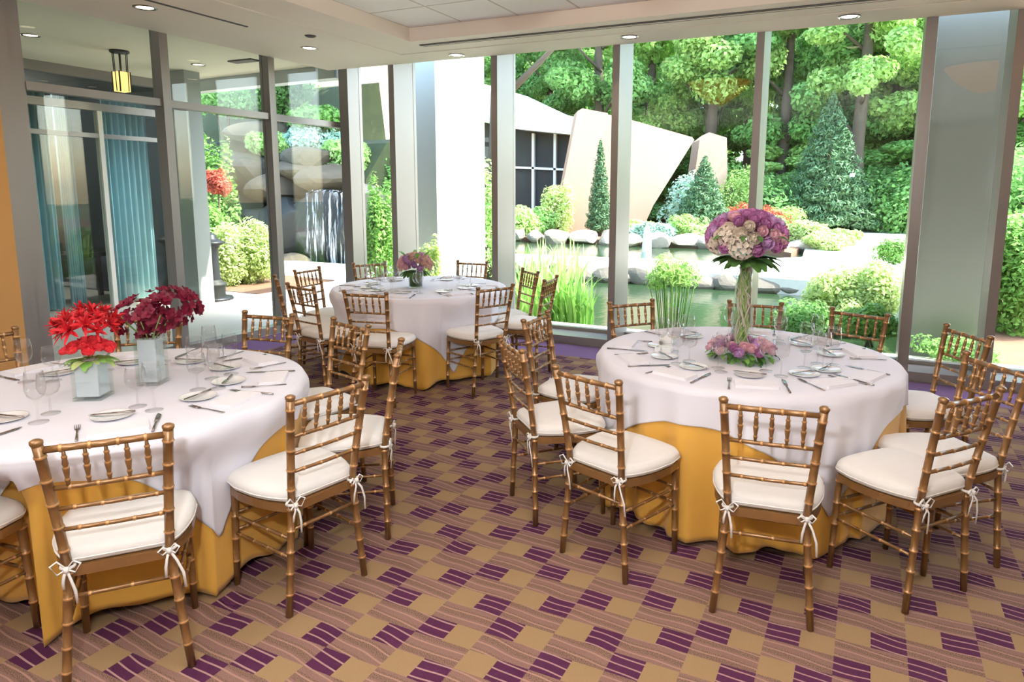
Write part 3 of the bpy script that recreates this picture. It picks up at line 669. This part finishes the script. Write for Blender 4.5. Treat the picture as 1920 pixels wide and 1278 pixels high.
rl = ['at the foot beside the bush', 'in the middle left, darkened for shade and wet', 'behind the bright bush', 'in the upper middle', 'left of the falling water', 'with a flat lit top left of the waterfall', 'as a flat ledge above the waterfall', 'under the spill lip of the waterfall', 'at the upper right of the stack', 'directly behind the falling water', 'right of the falling water', 'at the upper left of the stack', 'as the pale slab near the top', 'at the pool edge by the mullion', 'low at the pool edge beside the waterfall', 'behind the pale terrace column']
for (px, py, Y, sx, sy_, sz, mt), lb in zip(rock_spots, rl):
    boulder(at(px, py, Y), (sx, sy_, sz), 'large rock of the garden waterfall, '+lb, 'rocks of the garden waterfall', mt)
structure('ground_9', MB().prism([(13.8, -.6), (14.2, 2.2), (15, 3.4), (16.5, 4.7), (17.4, 4.9), (18.2, -.6)], 'x', -21, -13.9), 'bank')
structure('ground_10', MB().prism([(13.9, -.6), (14.3, 1.9), (15.2, 2.9), (16.4, 3.1), (16.9, -.6)], 'x', -13.9, -11.95), 'bank')
b = MB()
for k in range(9):
    x = at(577+k*9, 360, 12.62).x; w = .05+.03*rr.random(); y = 12.62+.04*math.sin(k*2)
    b.add([(x-w, y+.15, 1.64), (x+w, y+.15, 1.64), (x+w, y, 1.56), (x-w, y, 1.56), (x+w*1.1, y-.05, .7), (x-w*1.1, y-.05, .7), (x+w*1.3, y-.06, -.2), (x-w*1.3, y-.06, -.2)], [(0, 1, 2, 3), (3, 2, 4, 5), (5, 4, 6, 7)], 0, True)
tag(b.build('waterfall', 'falls'), 'thin curtain of white water falling over the rock ledge at left', 'waterfall', None, 'stuff')
structure('pond_water_3', bx((-17, 12.3, -.4), (-9.4, 13.6, -.12)), 'pond')
b = MB(); p0 = at(1212, 480, 21.0)
b.lathe([(.16, -.3), (.15, 0), (.13, .3), (.1, .55), (.05, .68), (.001, .7)], (p0.x, 21.0, GZ), 16)
tag(b.build('fountain_jet', 'foam'), 'short white fountain jet bubbling in the back pond', 'fountain')
# ------------------------------------------------------------------ outside: buildings and columns
tag(bx((-6.05, 8.3, -.3), (-5.655, 9.66, 3.9)).box((-6.15, 8.4, -.3), (-6.05, 9.6, 3.9)).build('garden_column', 'column'), 'white fin-shaped column outside the glass behind the far table', 'column')
tag(bx((.50, 8.3, -.3), (1.122, 9.66, 3.9)).build('garden_column', 'column_shaded'), 'broad grey column outside the glass at the right', 'column')
q = at(360, 560, 6.5)
tag(bx((q.x-.16, 6.5, -.1), (q.x+.16, 6.74, 3.222)).build('terrace_column', 'column_shaded'), 'pale square column on the terrace beside the bollard lamp', 'column')
b = MB(); b.box((-15, -4, 3.222), (-6.3, 6.75, 3.6)); 
soff = b.build('terrace_soffit', 'soffit'); soff['kind'] = 'structure'
structure('terrace_beam', MB().prism([(-15, 6.75), (-6.3, 6.75), (-6.3, 7.0), (-15, 7.55)], 'z', 3.222, 3.6), 'soffit')
structure('terrace_fascia', MB().prism([(-15, 7.56), (-6.3, 7.01), (-6.3, 7.2), (-15, 7.75)], 'z', 3.06, 3.6), 'column')
for (x, y), lb in (((-8.07, 4.445), 'recessed light in the terrace soffit at the far left'), ((-7.93, 6.325), 'recessed light in the terrace soffit near the glazing mullion')):
    downlight(x, y, 3.222, lb, 'recessed lights in the terrace soffit')
tag(bx((-7.35, 6.28, 3.205), (-6.95, 6.42, 3.222)).build('soffit_vent', 'slot'), 'small dark vent in the terrace soffit', 'vent')
t = tag(empty('pendant_lantern', (-8, 5.34, 3.222)), 'bronze pendant lantern with glowing amber glass under the terrace soffit', 'lamp')
MB().lathe([(.001, 0), (.1, 0), (.105, -.012), (.1, -.025), (.001, -.025)], seg=24).build('canopy_ring', 'darkmetal', t)
MB().tube([(0, 0, -.02), (0, 0, -.25)], .012).build('stem', 'darkmetal', t)
for a in range(4): MB().tube([(.095*math.cos(a*PI/2+.3), .095*math.sin(a*PI/2+.3), -.02), (.085*math.cos(a*PI/2+.3), .085*math.sin(a*PI/2+.3), -.46)], .005, 6).build('rod', 'darkmetal', t)
bx((-.062, -.062, -.46), (.062, .062, -.24)).build('glass_shade', 'amber', t)
b = MB()
for sx in (-1, 1):
    for sy_ in (-1, 1): b.box((sx*.064-.006, sy_*.064-.006, -.465), (sx*.064+.006, sy_*.064+.006, -.235))
b.build('shade_frame', 'darkmetal', t)
# terrace storefront across the corner
t = tag(empty('terrace_storefront', (-9.6, 0, 0)), 'glass storefront with pale door frames across the terrace', 'storefront')
b = MB(); b.box((-.05, -1, 3.10), (.05, 7.05, 3.222)); b.box((-.05, -1, 2.68), (.05, 7.05, 2.78)); b.box((-.04, -1, 2.32), (.04, 7.05, 2.38)); b.build('header_frame', 'frame', t)
for y0, y1, mt, nm in ((4.94, 5.0, 'frame', 'jamb'), (6.0, 6.06, 'concrete', 'door_frame'), (6.98, 7.08, 'frame', 'jamb'), (3.6, 3.66, 'frame', 'jamb')):
    bx((-.045, y0, -.06), (.045, y1, 3.1 if mt == 'frame' else 2.7)).build(nm, mt, t)
for y0, y1 in ((3.66, 4.94), (5.0, 6.0), (6.06, 6.98)):
    bx((-.006, y0, -.04), (.006, y1, 2.68)).build('pane', 'glass', t); bx((-.006, y0, 2.78), (.006, y1, 3.1)).build('transom_pane', 'glass', t)
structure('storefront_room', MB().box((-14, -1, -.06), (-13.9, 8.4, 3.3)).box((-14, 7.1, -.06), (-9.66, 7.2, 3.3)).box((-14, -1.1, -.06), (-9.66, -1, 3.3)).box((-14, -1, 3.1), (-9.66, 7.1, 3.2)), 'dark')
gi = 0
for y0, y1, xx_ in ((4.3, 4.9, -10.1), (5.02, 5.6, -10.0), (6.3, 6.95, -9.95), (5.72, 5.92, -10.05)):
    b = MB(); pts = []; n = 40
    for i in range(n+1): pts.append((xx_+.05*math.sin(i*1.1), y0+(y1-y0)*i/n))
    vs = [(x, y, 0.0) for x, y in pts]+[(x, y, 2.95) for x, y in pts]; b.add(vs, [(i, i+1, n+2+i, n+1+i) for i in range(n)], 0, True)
    o = b.build('reflection_panel', 'sheet'); m_ = o.modifiers.new('t', 'SOLIDIFY'); m_.thickness = .006  # folded panel added to imitate a band of reflection in the glass
    tag(o, 'blue-grey reflection stand-in behind the storefront glass, '+('at its left end', 'left of the pale door frame', 'at its right end', 'narrow and right beside the pale door frame')[gi], 'sheet', 'reflection stand-ins behind the storefront glass'); gi += 1
b = bx((-.9, -.35, .68), (.9, .35, .74)); t = tag(empty('side_table', (-10.9, 6.0, -.06), PI/2), 'dark side table behind the storefront glass', 'table'); b.build('tabletop', 'darkmetal', t)
for sx in (-1, 1):
    for sy_ in (-1, 1): bx((sx*.82-.03, sy_*.28-.03, 0), (sx*.82+.03, sy_*.28+.03, .68)).build('leg', 'darkmetal', t)
# the far building and the sloping stone walls
def prismY(pxs, Y0, Y1, ref):
    return MB().prism([(at(x, y, ref).x, at(x, y, ref).z) for x, y in pxs], 'y', Y0, Y1)
t = tag(empty('garden_pavilion', (-14, 29, 0)), 'low building with a white sloping roof edge and dark glazing', 'building')
def prismP(pxs, px0, Y0, ang, depth):
    p0 = at(px0, 400, Y0); d = Vector((math.cos(ang), math.sin(ang), 0)); nrm = Vector((-d.y, d.x, 0)); out = []
    for x, y in pxs:
        q = at(x, y, 1.0)-Vector((0, 0, CAMH)); t = (Vector((p0.x, p0.y, 0)).dot(nrm))/Vector((q.x, q.y, 0)).dot(nrm); out.append(Vector((q.x*t, q.y*t, CAMH+q.z*t)))
    n = len(out); b = MB(); b.add(out+[o+nrm*depth for o in out], [tuple(range(n)), tuple(range(2*n-1, n-1, -1))]+[(i, i+n, (i+1) % n+n, (i+1) % n) for i in range(n)])
    return b
def sub(mb, name, mat, par):
    o = mb.build(name, mat, par); o.location = -Vector(par.location); return o
sub(prismY([(880, 150), (963, 190), (1085, 222), (1090, 254), (963, 241), (880, 222)], 28, 34, 28), 'roof', 'roofwhite', t)
sub(prismY([(880, 225), (963, 240), (1088, 254), (1075, 440), (880, 440)], 29.2, 33.5, 29.2), 'glazing', 'dark', t)
for x0, x1 in ((1000, 318), (1041, 318)):
    a = at(x0, 250, 29.1); sub(bx((a.x-.06, 29.05, -.1), (a.x+.06, 29.2, a.z)), 'glazing_bar', 'roofwhite', t)
a = at(905, 311, 29.1); a2 = at(1066, 318, 29.1); sub(MB().prism([(a.x, a.z-.05), (a2.x, a2.z-.05), (a2.x, a2.z+.05), (a.x, a.z+.05)], 'y', 29.05, 29.18), 'glazing_bar', 'roofwhite', t)
tag(prismP([(1083, 208), (1092, 203), (1140, 212), (1118, 340), (1098, 446), (1035, 452)], 1090, 26.6, .5, 1.4).build('stone_pylon', 'pylon'), 'tall leaning pylon of pale pink stone beside the pavilion', 'wall')
tag(prismP([(1125, 212), (1160, 218), (1298, 257), (1302, 262), (1225, 385), (1200, 440), (1120, 440)], 1125, 28.3, .5, .9).build('sloping_stone_wall', 'pylon'), 'long pale pink stone wall with a sloping top behind the pond', 'wall')
tag(prismP([(1312, 262), (1330, 248), (1363, 258), (1364, 330), (1340, 420), (1290, 420)], 1312, 31.5, .4, 2.0).build('stone_block', 'pylon'), 'square stone block at the lower end of the sloping wall', 'wall')
tag(MB().prism([(-25, 22), (-17.3, 26), (-18.8, 29), (-26.5, 25)], 'z', -.2, 12).build('stone_tower', 'tower'), 'tall beige panelled tower rising behind the waterfall', 'building')
# bollard lamp by the terrace
q = at(403, 574, 7.3)
t = tag(empty('bollard_lamp', (q.x, 7.3, -.06)), 'short dark bollard lamp on the sunny paving beside the round bush', 'lamp')
MB().lathe([(.001, .0), (.27, .0), (.28, .02), (.26, .05), (.001, .05)], seg=28).build('base_disc', 'darkmetal', t)
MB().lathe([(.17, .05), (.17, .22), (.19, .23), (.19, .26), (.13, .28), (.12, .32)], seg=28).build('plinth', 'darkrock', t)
MB().lathe([(.11, .3), (.1, .6), (.105, .8), (.12, .82), (.13, .85)], seg=24).build('shaft', 'darkmetal', t)
MB().lathe([(.12, .84), (.2, .88), (.2, .9), (.15, .92), (.09, .96), (.085, 1.0), (.05, 1.03), (.001, 1.04)], seg=24).build('cap', 'darkmetal', t)
# ------------------------------------------------------------------ outside: plants
def leaf_cloud(name, blobs, n, size, mat, parent=None, loc=None, flat=.5, fill=.35, asp=.5):
    """leaves (small folded rhombs) over a cluster of ellipsoid clumps given as (x,y,z,rx,ry,rz)"""
    B = np.array(blobs, float); w = (B[:, 3]*B[:, 4]+B[:, 4]*B[:, 5]+B[:, 3]*B[:, 5]); w /= w.sum()
    k = rng.choice(len(B), n, p=w); d = rng.normal(size=(n, 3)); d /= np.linalg.norm(d, axis=1)[:, None]
    rad = (1-fill*rng.random(n)**1.5)[:, None]
    P = B[k, :3]+d*B[k, 3:]*rad
    nr = d+rng.normal(size=(n, 3))*.55+np.array([0, 0, flat]); nr /= np.linalg.norm(nr, axis=1)[:, None]
    a = np.cross(nr, rng.normal(size=(n, 3))); a /= np.linalg.norm(a, axis=1)[:, None]+1e-9; b = np.cross(nr, a)
    s = size*(.6+.8*rng.random(n))[:, None]
    V = np.stack([P-a*s, P+b*s*asp+nr*s*.12, P+a*s, P-b*s*asp+nr*s*.12], 1).reshape(-1, 3)
    me = bpy.data.meshes.new(name); me.vertices.add(4*n); me.vertices.foreach_set('co', V.astype(np.float32).ravel())
    me.loops.add(4*n); me.loops.foreach_set('vertex_index', np.arange(4*n, dtype=np.int32)); me.polygons.add(n)
    me.polygons.foreach_set('loop_start', np.arange(0, 4*n, 4, dtype=np.int32)); me.polygons.foreach_set('loop_total', np.full(n, 4, np.int32))
    me.materials.append(M[mat]); me.update(calc_edges=True); me.validate()
    return link(name, me, parent, loc)
def clumps(w, d, h, n, r=.35, z0=0.0, dome=True):
    out = [(0, 0, z0+h*.42, w*.72, d*.72, h*.45)]
    for k in range(n):
        a = rng.random()*6.28; q = math.sqrt(rng.random())*(1-r*.6)
        zz = z0+h*(.22+.5*rng.random()*math.sqrt(max(0, 1-q*q)))
        out.append((q*w*math.cos(a), q*d*math.sin(a), zz, w*r*rng.uniform(.7, 1.2), d*r*rng.uniform(.7, 1.2), h*r*rng.uniform(.6, 1.0)))
    return out
def shrub(px, py, Y, w, h, mat, label, n=1800, size=.06, group=None, name='shrub', d=None, z=None, k=14, cat='shrub', stem=True, drop=.1):
    p = at(px, py, Y); base = Vector((p.x, Y, p.z if z is None else z))
    t = tag(empty(name, base), label, cat, group)
    leaf_cloud('foliage', clumps(w, d or w*.8, h, k), int(n*1.9), size*.72, mat, t)
    if stem:
        b = MB()
        for i in range(3): b.tube([(0.04*i, 0, -drop), (w*.3*math.cos(i*2.1), w*.3*math.sin(i*2.1), h*.6)], [.03*h, .012*h], 6)
        b.build('stem', 'bark', t)
    return t
shrub(452, 535, 8.8, .74, 1.32, 'leaf_bright', 'large round yellow-green bush on the terrace beside the bollard lamp', 10000, .045, k=44, z=-.1)
slab('ground_8', [(-12.6, 8.0), (-9.0, 8.0), (-9.1, 9.9), (-12.6, 10.2)], -.06, -.045, 'mulch')
shrub(398, 470, 10.0, .5, 1.55, 'leaf_mid', 'green shrub below the red-leaved one behind the terrace column', 1800, .06, z=-.05)
shrub(408, 400, 10.4, .36, .55, 'leaf_red', 'red-leaved shrub above the round terrace bush', 1400, .05, z=1.55, drop=1.65)
shrub(400, 480, 12.0, .8, 3.5, 'leaf_mid', 'tall green shrub at the left of the rock waterfall', 3500, .08, z=-.1)
for px, py, Y, w, h, mt, lb in ((420, 215, 14.6, 1.3, 1.3, 'leaf_tree', 'green shrub growing on top of the rocks at the left'), (530, 220, 15.0, 1.0, 1.9, 'leaf_dark', 'dark shrub above the rock ledges in the middle'), (460, 170, 16.5, 2.2, 2.6, 'leaf_tree', 'broad dark green shrub under the terrace soffit edge'),
                               (580, 290, 14.8, 1.1, .9, 'leaf_mint', 'grey-green plant on the ledges above the waterfall'), (645, 340, 14.6, .9, 1.3, 'leaf_tree2', 'light green plant hanging beside the waterfall lip'), (605, 245, 15.2, 1.0, .8, 'leaf_mid', 'green plant below the beige tower'), (500, 290, 14.2, .8, .7, 'leaf_tree2', 'light green tuft on the rocks behind the mullion'),
                               (545, 260, 16.5, 1.4, 3.0, 'leaf_tree', 'leafy tree-like shrub left of the beige tower')):
    shrub(px, py, Y, w, h, mt, lb, 2600, .085, 'plants on the rock waterfall', drop=1.0)
shrub(712, 520, 10.2, .38, 2.1, 'leaf_mid', 'slender tall green shrub seen between two mullions left of the far flowers', 3600, .05, z=-.1, k=22)
shrub(724, 340, 15.5, .9, 3.2, 'leaf_tree', 'taller green shrub behind the slender one, below the beige tower', 3000, .09, z=-.1, k=18)
shrub(805, 520, 7.75, .2, 1.15, 'leaf_bright', 'narrow yellow-green shrub against the shaded side of the white column', 2600, .032, z=-.05, k=20)
shrub(915, 500, 13.0, .6, 2.9, 'leaf_tree2', 'light green shrub right of the white column', 2500, .07, z=-.2)
# pond plants
def grass(px, py, Y, w, h, n, mat, label, name='reed_clump', z=None, wid=.02, lean=.5, cat='grass', d=None):
    p = at(px, py, Y); base = Vector((p.x, Y, p.z if z is None else z)); b = MB()
    for k in range(n):
        a = rng.random()*6.28; r_ = w*math.sqrt(rng.random()); x0, y0 = r_*math.cos(a), r_*math.sin(a)*.6; H = h*rng.uniform(.55, 1.0); l = lean*rng.random()*H; q = rng.random()*6.28; ww = wid*rng.uniform(.6, 1.2)
        dx, dy = math.cos(q)*l, math.sin(q)*l; sx, sy_ = -math.sin(q)*ww+.3*ww, math.cos(q)*ww
        vs = []
        for t_, f in ((0, .6), (.35, 1), (.7, .8), (1, .05)):
            zz = H*(t_-.18*t_**3*(l/H)*2); x, y = x0+dx*t_**2, y0+dy*t_**2
            vs += [(x-sx*f, y-sy_*f, zz), (x+sx*f, y+sy_*f, zz)]
        b.add(vs, [(0, 1, 3, 2), (2, 3, 5, 4), (4, 5, 7, 6)], 0, True)
    o = b.build(name, mat, None, base); return tag(o, label, cat, None)
grass(1060, 600, 8.5, .42, 1.0, 150, 'leaf_mid', 'clump of green reeds at the pond edge beside the far table', z=-.3)
grass(1025, 590, 8.7, .5, 1.45, 130, 'leaf_tree2', 'taller pale reeds at the pond edge behind the side-on chairs', z=-.4)
grass(985, 560, 9.2, .45, 1.35, 110, 'leaf_tree', 'reeds at the pond edge beside the window mullion', z=-.4)
grass(1050, 500, 10.5, .5, 1.5, 90, 'leaf_bright', 'yellow-green reeds standing in the pond behind the clump', z=-.45)
t = tag(empty('bamboo_clump', (-2.5, 9.6, -.45)), 'slim bamboo-like plant standing in the pond behind the tall-vase table', 'plant')
b = MB()
for k in range(26):
    a = k*2.4; r_ = .2*math.sqrt(k/26); b.tube([(r_*math.cos(a), r_*math.sin(a), 0), (r_*1.5*math.cos(a), r_*1.5*math.sin(a), .6), (r_*2.1*math.cos(a), r_*2.1*math.sin(a), 1.1)], [.008, .007, .004], 6)
b.build('stems', 'leaf_mid', t)
leaf_cloud('foliage', [(.33*math.cos(k*2.4)*math.sqrt(k/16), .3*math.sin(k*2.4)*math.sqrt(k/16), .8+.3*rng.random(), .14, .14, .13) for k in range(16)], 1500, .05, 'leaf_tree2', t, asp=.2)
# beds beyond the back pond
beds = [(1215, 440, 24.6, .8, .7, 'leaf_mint', 'rounded grey-green mound by the back pond, left of the pair'), (1245, 440, 25.0, .75, .65, 'leaf_mint', 'rounded grey-green mound by the back pond, right of the pair'),
        (1190, 425, 26.0, .9, .7, 'leaf_bright', 'yellow-green low shrub at the foot of the stone wall'), (1290, 432, 25.5, .9, 1.0, 'leaf_tree2', 'light green shrub right of the grey-green mounds'), (1320, 438, 24.8, .7, .6, 'leaf_bright', 'yellow shrub left of the lavender flower ball'),
        (1345, 405, 27.5, 1.2, 1.1, 'leaf_red', 'reddish shrub behind the lavender flower ball'), (1410, 400, 29.0, 1.6, 1.4, 'leaf_red', 'wide red-tinged shrub right of the conifer'), (1455, 400, 31.0, 1.3, 1.3, 'leaf_tree2', 'light shrub under the trees right of the mullion'),
        (1510, 468, 24.0, .8, 1.0, 'leaf_bright', 'bright yellow-green shrub on the island of the path'), (1545, 476, 23.0, .75, .6, 'leaf_bright', 'low yellow-green shrub at the path edge'), (1570, 455, 25.5, .8, .6, 'leaf_tree2', 'pale shrub behind the path island'),
        (1005, 445, 25.0, .9, 1.2, 'leaf_tree', 'green shrub in front of the pavilion glazing'), (1045, 425, 25.6, .9, 2.3, 'leaf_bright', 'yellow-green shrub climbing against the leaning pylon'), (975, 450, 23.9, .9, 1.4, 'leaf_tree2', 'light green shrub beside the pavilion mullion'),
        (1280, 430, 28.0, 1.1, 2.8, 'leaf_mint', 'grey-green shrub between the sloping wall and the conifer'), (1375, 400, 31.5, 1.0, 3.2, 'leaf_tree2', 'light shrub right of the stone block'), (1440, 440, 26.0, 1.0, 1.1, 'leaf_tree', 'green shrub right of the lavender flower ball')]
for px, py, Y, w, h, mt, lb in beds: shrub(px, py, Y, w, h, mt, lb, 2200, .085, 'shrubs beyond the back pond', z=-.1)
def conifer(px, Y, h, r, mat, label, n=5000, size=.12, z=-.1, group=None):
    p = at(px, 400, Y); t = tag(empty('conifer', (p.x, Y, z)), label, 'tree', group); bl = []
    for k in range(70):
        f = (k+.5)/70; a = k*2.4; R_ = r*(1-f)**.85; bl.append((R_*.62*math.cos(a), R_*.62*math.sin(a), h*(.06+.92*f), R_*.42+.05, R_*.42+.05, h*.045))
    leaf_cloud('foliage', bl, int(n*1.8), size*.7, mat, t, flat=.1, asp=.3)
    MB().tube([(0, 0, -.1), (0, 0, h*.9)], [.035*h, .008], 8).build('trunk', 'bark', t)
conifer(1318, 26.5, 3.1, 1.25, 'leaf_conifer', 'dark spreading conifer in front of the stone block', 7000, .1)
conifer(1124, 25.2, 3.7, .55, 'leaf_conifer', 'slender dark conifer beside the leaning pylon', 4200, .09)
conifer(1548, 34, 6.2, 2.3, 'leaf_conifer', 'tall spreading evergreen at the woodland edge', 9000, .14)
# near hedges on the right
shrub(1592, 640, 11.2, .78, 1.08, 'leaf_bright', 'large yellow-green bush outside behind the right table', 12000, .05, z=-.35, k=30)
shrub(1500, 640, 9.4, .45, .62, 'leaf_tree', 'low green plant at the pond edge left of the large bush', 2000, .045, z=-.3)
shrub(1622, 650, 9.0, .36, .45, 'leaf_mid', 'low green plant at the foot of the large bush', 1800, .045, z=-.1)
shrub(1672, 512, 19.0, .45, .75, 'leaf_mid', 'small green bush at the path edge beside the window mullion', 1400, .05, z=-.1)
shrub(1893, 640, 10.75, .98, 1.75, 'leaf_mid', 'dense green hedge outside at the right edge', 11000, .05, z=-.15, k=30)
shrub(1790, 690, 7.98, .42, .3, 'leaf_tree', 'low ground cover at the foot of the grey column', 1200, .03, z=-.06, stem=False)
for k, (px, py, Y, s) in enumerate(((1850, 480, 21, .9), (1895, 470, 21.5, 1.0), (1930, 485, 21, .9), (1875, 440, 22.5, .8), (1915, 430, 22.6, .8))):
    boulder(at(px, py, Y), (s, s*.7, s*.55), 'pale rock of the small cascade at the right edge, '+('lowest left', 'lower middle', 'lowest right', 'upper left', 'upper right')[k], 'rocks of the right cascade', 'palerock')
b = MB()
for k in range(4):
    p = at(1850+k*17, 450, 20.6); b.add([(p.x-.12, 20.9, p.z+.3), (p.x+.12, 20.9, p.z+.3), (p.x+.16, 20.25, p.z-1.0), (p.x-.16, 20.25, p.z-1.0)], [(0, 1, 2, 3)], 0, True)
tag(b.build('small_cascade', 'falls'), 'small white cascade over rocks at the right edge', 'waterfall', None, 'stuff')
# woodland
def crown(seed, mat, n, size, R_=3.6, H=8.5):
    bl = []
    for k in range(34):
        a = rng.random()*6.28; q = math.sqrt(rng.random()); f = rng.random(); w = R_*(1-.55*abs(f-.42)*1.6)
        bl.append((q*w*math.cos(a), q*w*math.sin(a), H*(.05+.95*f), R_*rng.uniform(.2, .36), R_*rng.uniform(.2, .36), R_*rng.uniform(.13, .24)))
    o = leaf_cloud('foliage', bl, n, size, mat, None, None, .5, .5, .55); me = o.data; bpy.data.objects.remove(o); return me
crowns = [crown(1, 'leaf_tree', 26000, .13), crown(2, 'leaf_tree2', 26000, .13), crown(3, 'leaf_tree', 26000, .14, 4.0, 9.5), crown(4, 'leaf_tree2', 24000, .13, 3.4, 7.5)]
trunkm = []
for k in range(2):
    b = MB(); b.tube([(0, 0, -.3), (.1*k, .1, 4), (.25-.3*k, 0, 9), (.1, .15, 14)], [.38, .31, .24, .07], 9)
    for i in range(6):
        a = i*2.4; z = 4.5+i*1.3; b.tube([(.1*k, .1, z), (1.1*math.cos(a), 1.1*math.sin(a), z+.8), (2.3*math.cos(a), 2.3*math.sin(a), z+1.8)], [.1, .07, .03], 6)
    o = b.build('trunk', 'bark'); trunkm.append(o.data); bpy.data.objects.remove(o)
tw = [(1035, 40, 0, .95), (1125, 37, 2, 1.0), (1090, 46, 1, 1.2), (1215, 41, 1, 1.0), (1330, 38, 1, 1.05), (1270, 48, 0, 1.25), (1395, 44, 3, 1.1), (1460, 38.5, 2, .95), (1530, 45, 0, 1.15), (1605, 36, 3, 1.0), (1670, 41, 2, 1.05), (1725, 38, 1, .95), (1800, 44, 0, 1.2), (1880, 38, 3, 1.0), (1950, 42, 2, 1.1),
      (960, 44, 3, 1.1), (900, 42, 0, 1.0), (1010, 54, 2, 1.45), (1160, 56, 0, 1.5), (1300, 58, 3, 1.5), (1420, 57, 0, 1.5), (1560, 56, 2, 1.5), (1690, 55, 1, 1.4), (1840, 55, 3, 1.45), (840, 52, 2, 1.4), (1990, 50, 0, 1.4), (440, 26, 0, .8), (520, 30, 2, 1.0), (360, 30, 3, 1.0), (250, 32, 0, 1.1)]
pl = ['left of the pavilion roof peak', 'above the leaning pylon', 'between the pylon and the mullion', 'above the sloping stone wall', 'with a tall slim trunk above the conifer', 'deep behind the sloping wall', 'right of the stone block', 'right of the window mullion', 'left of the thick double trunk', 'with the thick dark trunk in the tall pane', 'right of the thick dark trunk', 'behind the right window mullion', 'behind the grey column', 'at the right edge of the glazing', 'beyond the right edge',
      'behind the white roof edge', 'behind the white column', 'far behind the pavilion', 'far behind the pylon', 'far behind the wall end', 'far behind the stone block', 'far behind the thick trunk', 'far right of the thick trunk', 'far behind the grey column', 'far behind the beige tower', 'far beyond the right edge', 'behind the rock waterfall', 'behind the beige tower edge', 'behind the terrace storefront', 'behind the storefront end']
for (px, Y, k, s), lb in zip(tw, pl):
    p = at(px, 380, Y); t = tag(empty('woodland_tree', (p.x, Y, -.2), rng.random()*6.28), 'leafy green woodland tree '+lb, 'tree', 'woodland trees beyond the garden'); t.scale = (s, s, s)
    hi = 4.2 if px not in (1605, 1330, 1125, 1035) else 6.4
    link('foliage', crowns[k], t, (0, 0, hi)); link('trunk', trunkm[k % 2], t)
    if hi > 5: continue
    f2 = link('lower_foliage', crowns[(k+1) % 4], t, (0, .6, .1)); f2.scale = (.95, .95, .55)
p = at(938, 380, 14.9); t = tag(empty('added_shade_tree', (p.x, 14.2, -.2)), 'tall added tree shading the waterfall rocks, behind the window mullion', 'tree')  # tree added to throw shade on the waterfall rocks, trunk kept hidden
link('foliage', crowns[2], t, (-1.2, 0, 6.6)); link('trunk', trunkm[0], t); t.location = (at(938, 380, 15.3).x, 15.3, -.6)
for (px, py, Y, w, h), lb in zip(((1420, 430, 33, 2.4, 3.0), (1500, 430, 35, 2.6, 3.4), (1590, 425, 37, 2.6, 3.0), (1660, 430, 36, 2.6, 3.4), (1740, 430, 35, 2.6, 3.5), (1850, 440, 30, 2.6, 4.0), (1930, 440, 28, 2.4, 4.2), (1380, 420, 35, 2.2, 3.5)),
        ('left end', 'second from the left', 'third from the left', 'before the right mullion', 'behind the grey column', 'behind the right cascade', 'beyond the right cascade', 'beside the stone block')):
    shrub(px, py, Y, w, h, 'leaf_tree', 'understorey bush at the woodland edge, '+lb, 3600, .15, 'understorey bushes at the woodland edge', z=-.2, k=20)
# ------------------------------------------------------------------ light
w = bpy.data.worlds.new('world'); sc.world = w; w.use_nodes = True; nt = w.node_tree; nt.nodes.clear()
sky = nt.nodes.new('ShaderNodeTexSky'); sky.sky_type = 'NISHITA'; sky.sun_disc = False; sky.sun_elevation = math.radians(50); sky.sun_rotation = math.radians(75); sky.air_density = 1.0; sky.dust_density = 2.0
bg = nt.nodes.new('ShaderNodeBackground'); bg.inputs[1].default_value = 1.7; ou = nt.nodes.new('ShaderNodeOutputWorld'); nt.links.new(sky.outputs[0], bg.inputs[0]); nt.links.new(bg.outputs[0], ou.inputs[0])
def lamp(name, typ, loc, energy, col=(1, 1, 1), rot=None, **kw):
    d = bpy.data.lights.new(name, typ); d.energy = energy; d.color = col
    for k, v in kw.items(): setattr(d, k, v)
    o = bpy.data.objects.new(name, d); COL.objects.link(o); o.location = loc
    if rot is not None: o.rotation_euler = rot
    return o
sd = Vector((.966*math.cos(math.radians(50)), .26*math.cos(math.radians(50)), math.sin(math.radians(50))))
s_ = lamp('sun', 'SUN', (10, 10, 20), 17.0, (1, .96, .88), angle=.01); s_.rotation_euler = sd.to_track_quat('Z', 'Y').to_euler()
# the photographer's flash bounced off the ceiling behind the camera, its small direct spill, the up-lights in the chandeliers and one added without a chandelier
lamp('bounce_flash', 'AREA', (.3, -1.0, 2.3), 370, (.98, .98, 1), (PI, 0, 0), shape='DISK', size=.4)
lamp('bounce_flash', 'AREA', (-3.2, -.6, 2.3), 230, (.98, .98, 1), (PI, 0, 0), shape='DISK', size=.4)
for x, y in ((-2.08, 3.95), (1.15, 3.95)):
    lamp('fill_up_light', 'AREA', (x, y, 3.13), 40, (1, .93, .84), (PI, 0, 0), shape='DISK', size=.3)
lamp('fill_up_light', 'AREA', (-.4, 1.5, 2.75), 185, (1, .96, .92), (PI, 0, 0), shape='DISK', size=.4)  # unseen fill light added above the tables, no fitting here
lamp('camera_flash', 'AREA', (-.35, -.05, 1.98), 45, (.93, .96, 1), (PI/2-.12, 0, YAW), shape='RECTANGLE', size=.09, size_y=.06)
lamp('storefront_fill_light', 'POINT', (-11.5, 5.5, 2.7), 90, (1, .95, .88), shadow_soft_size=.2)  # unseen fill light added to brighten what stands behind the storefront glass
sc.view_settings.view_transform = 'Standard'; sc.view_settings.look = 'None'; sc.view_settings.exposure = 0.0; sc.view_settings.gamma = 1.0; sc.view_settings.use_curve_mapping = False
sc.cycles.transparent_max_bounces = 32; sc.cycles.max_bounces = 8; sc.cycles.diffuse_bounces = 4; sc.cycles.sample_clamp_indirect = 6
sc.cycles.caustics_reflective = False; sc.cycles.caustics_refractive = False
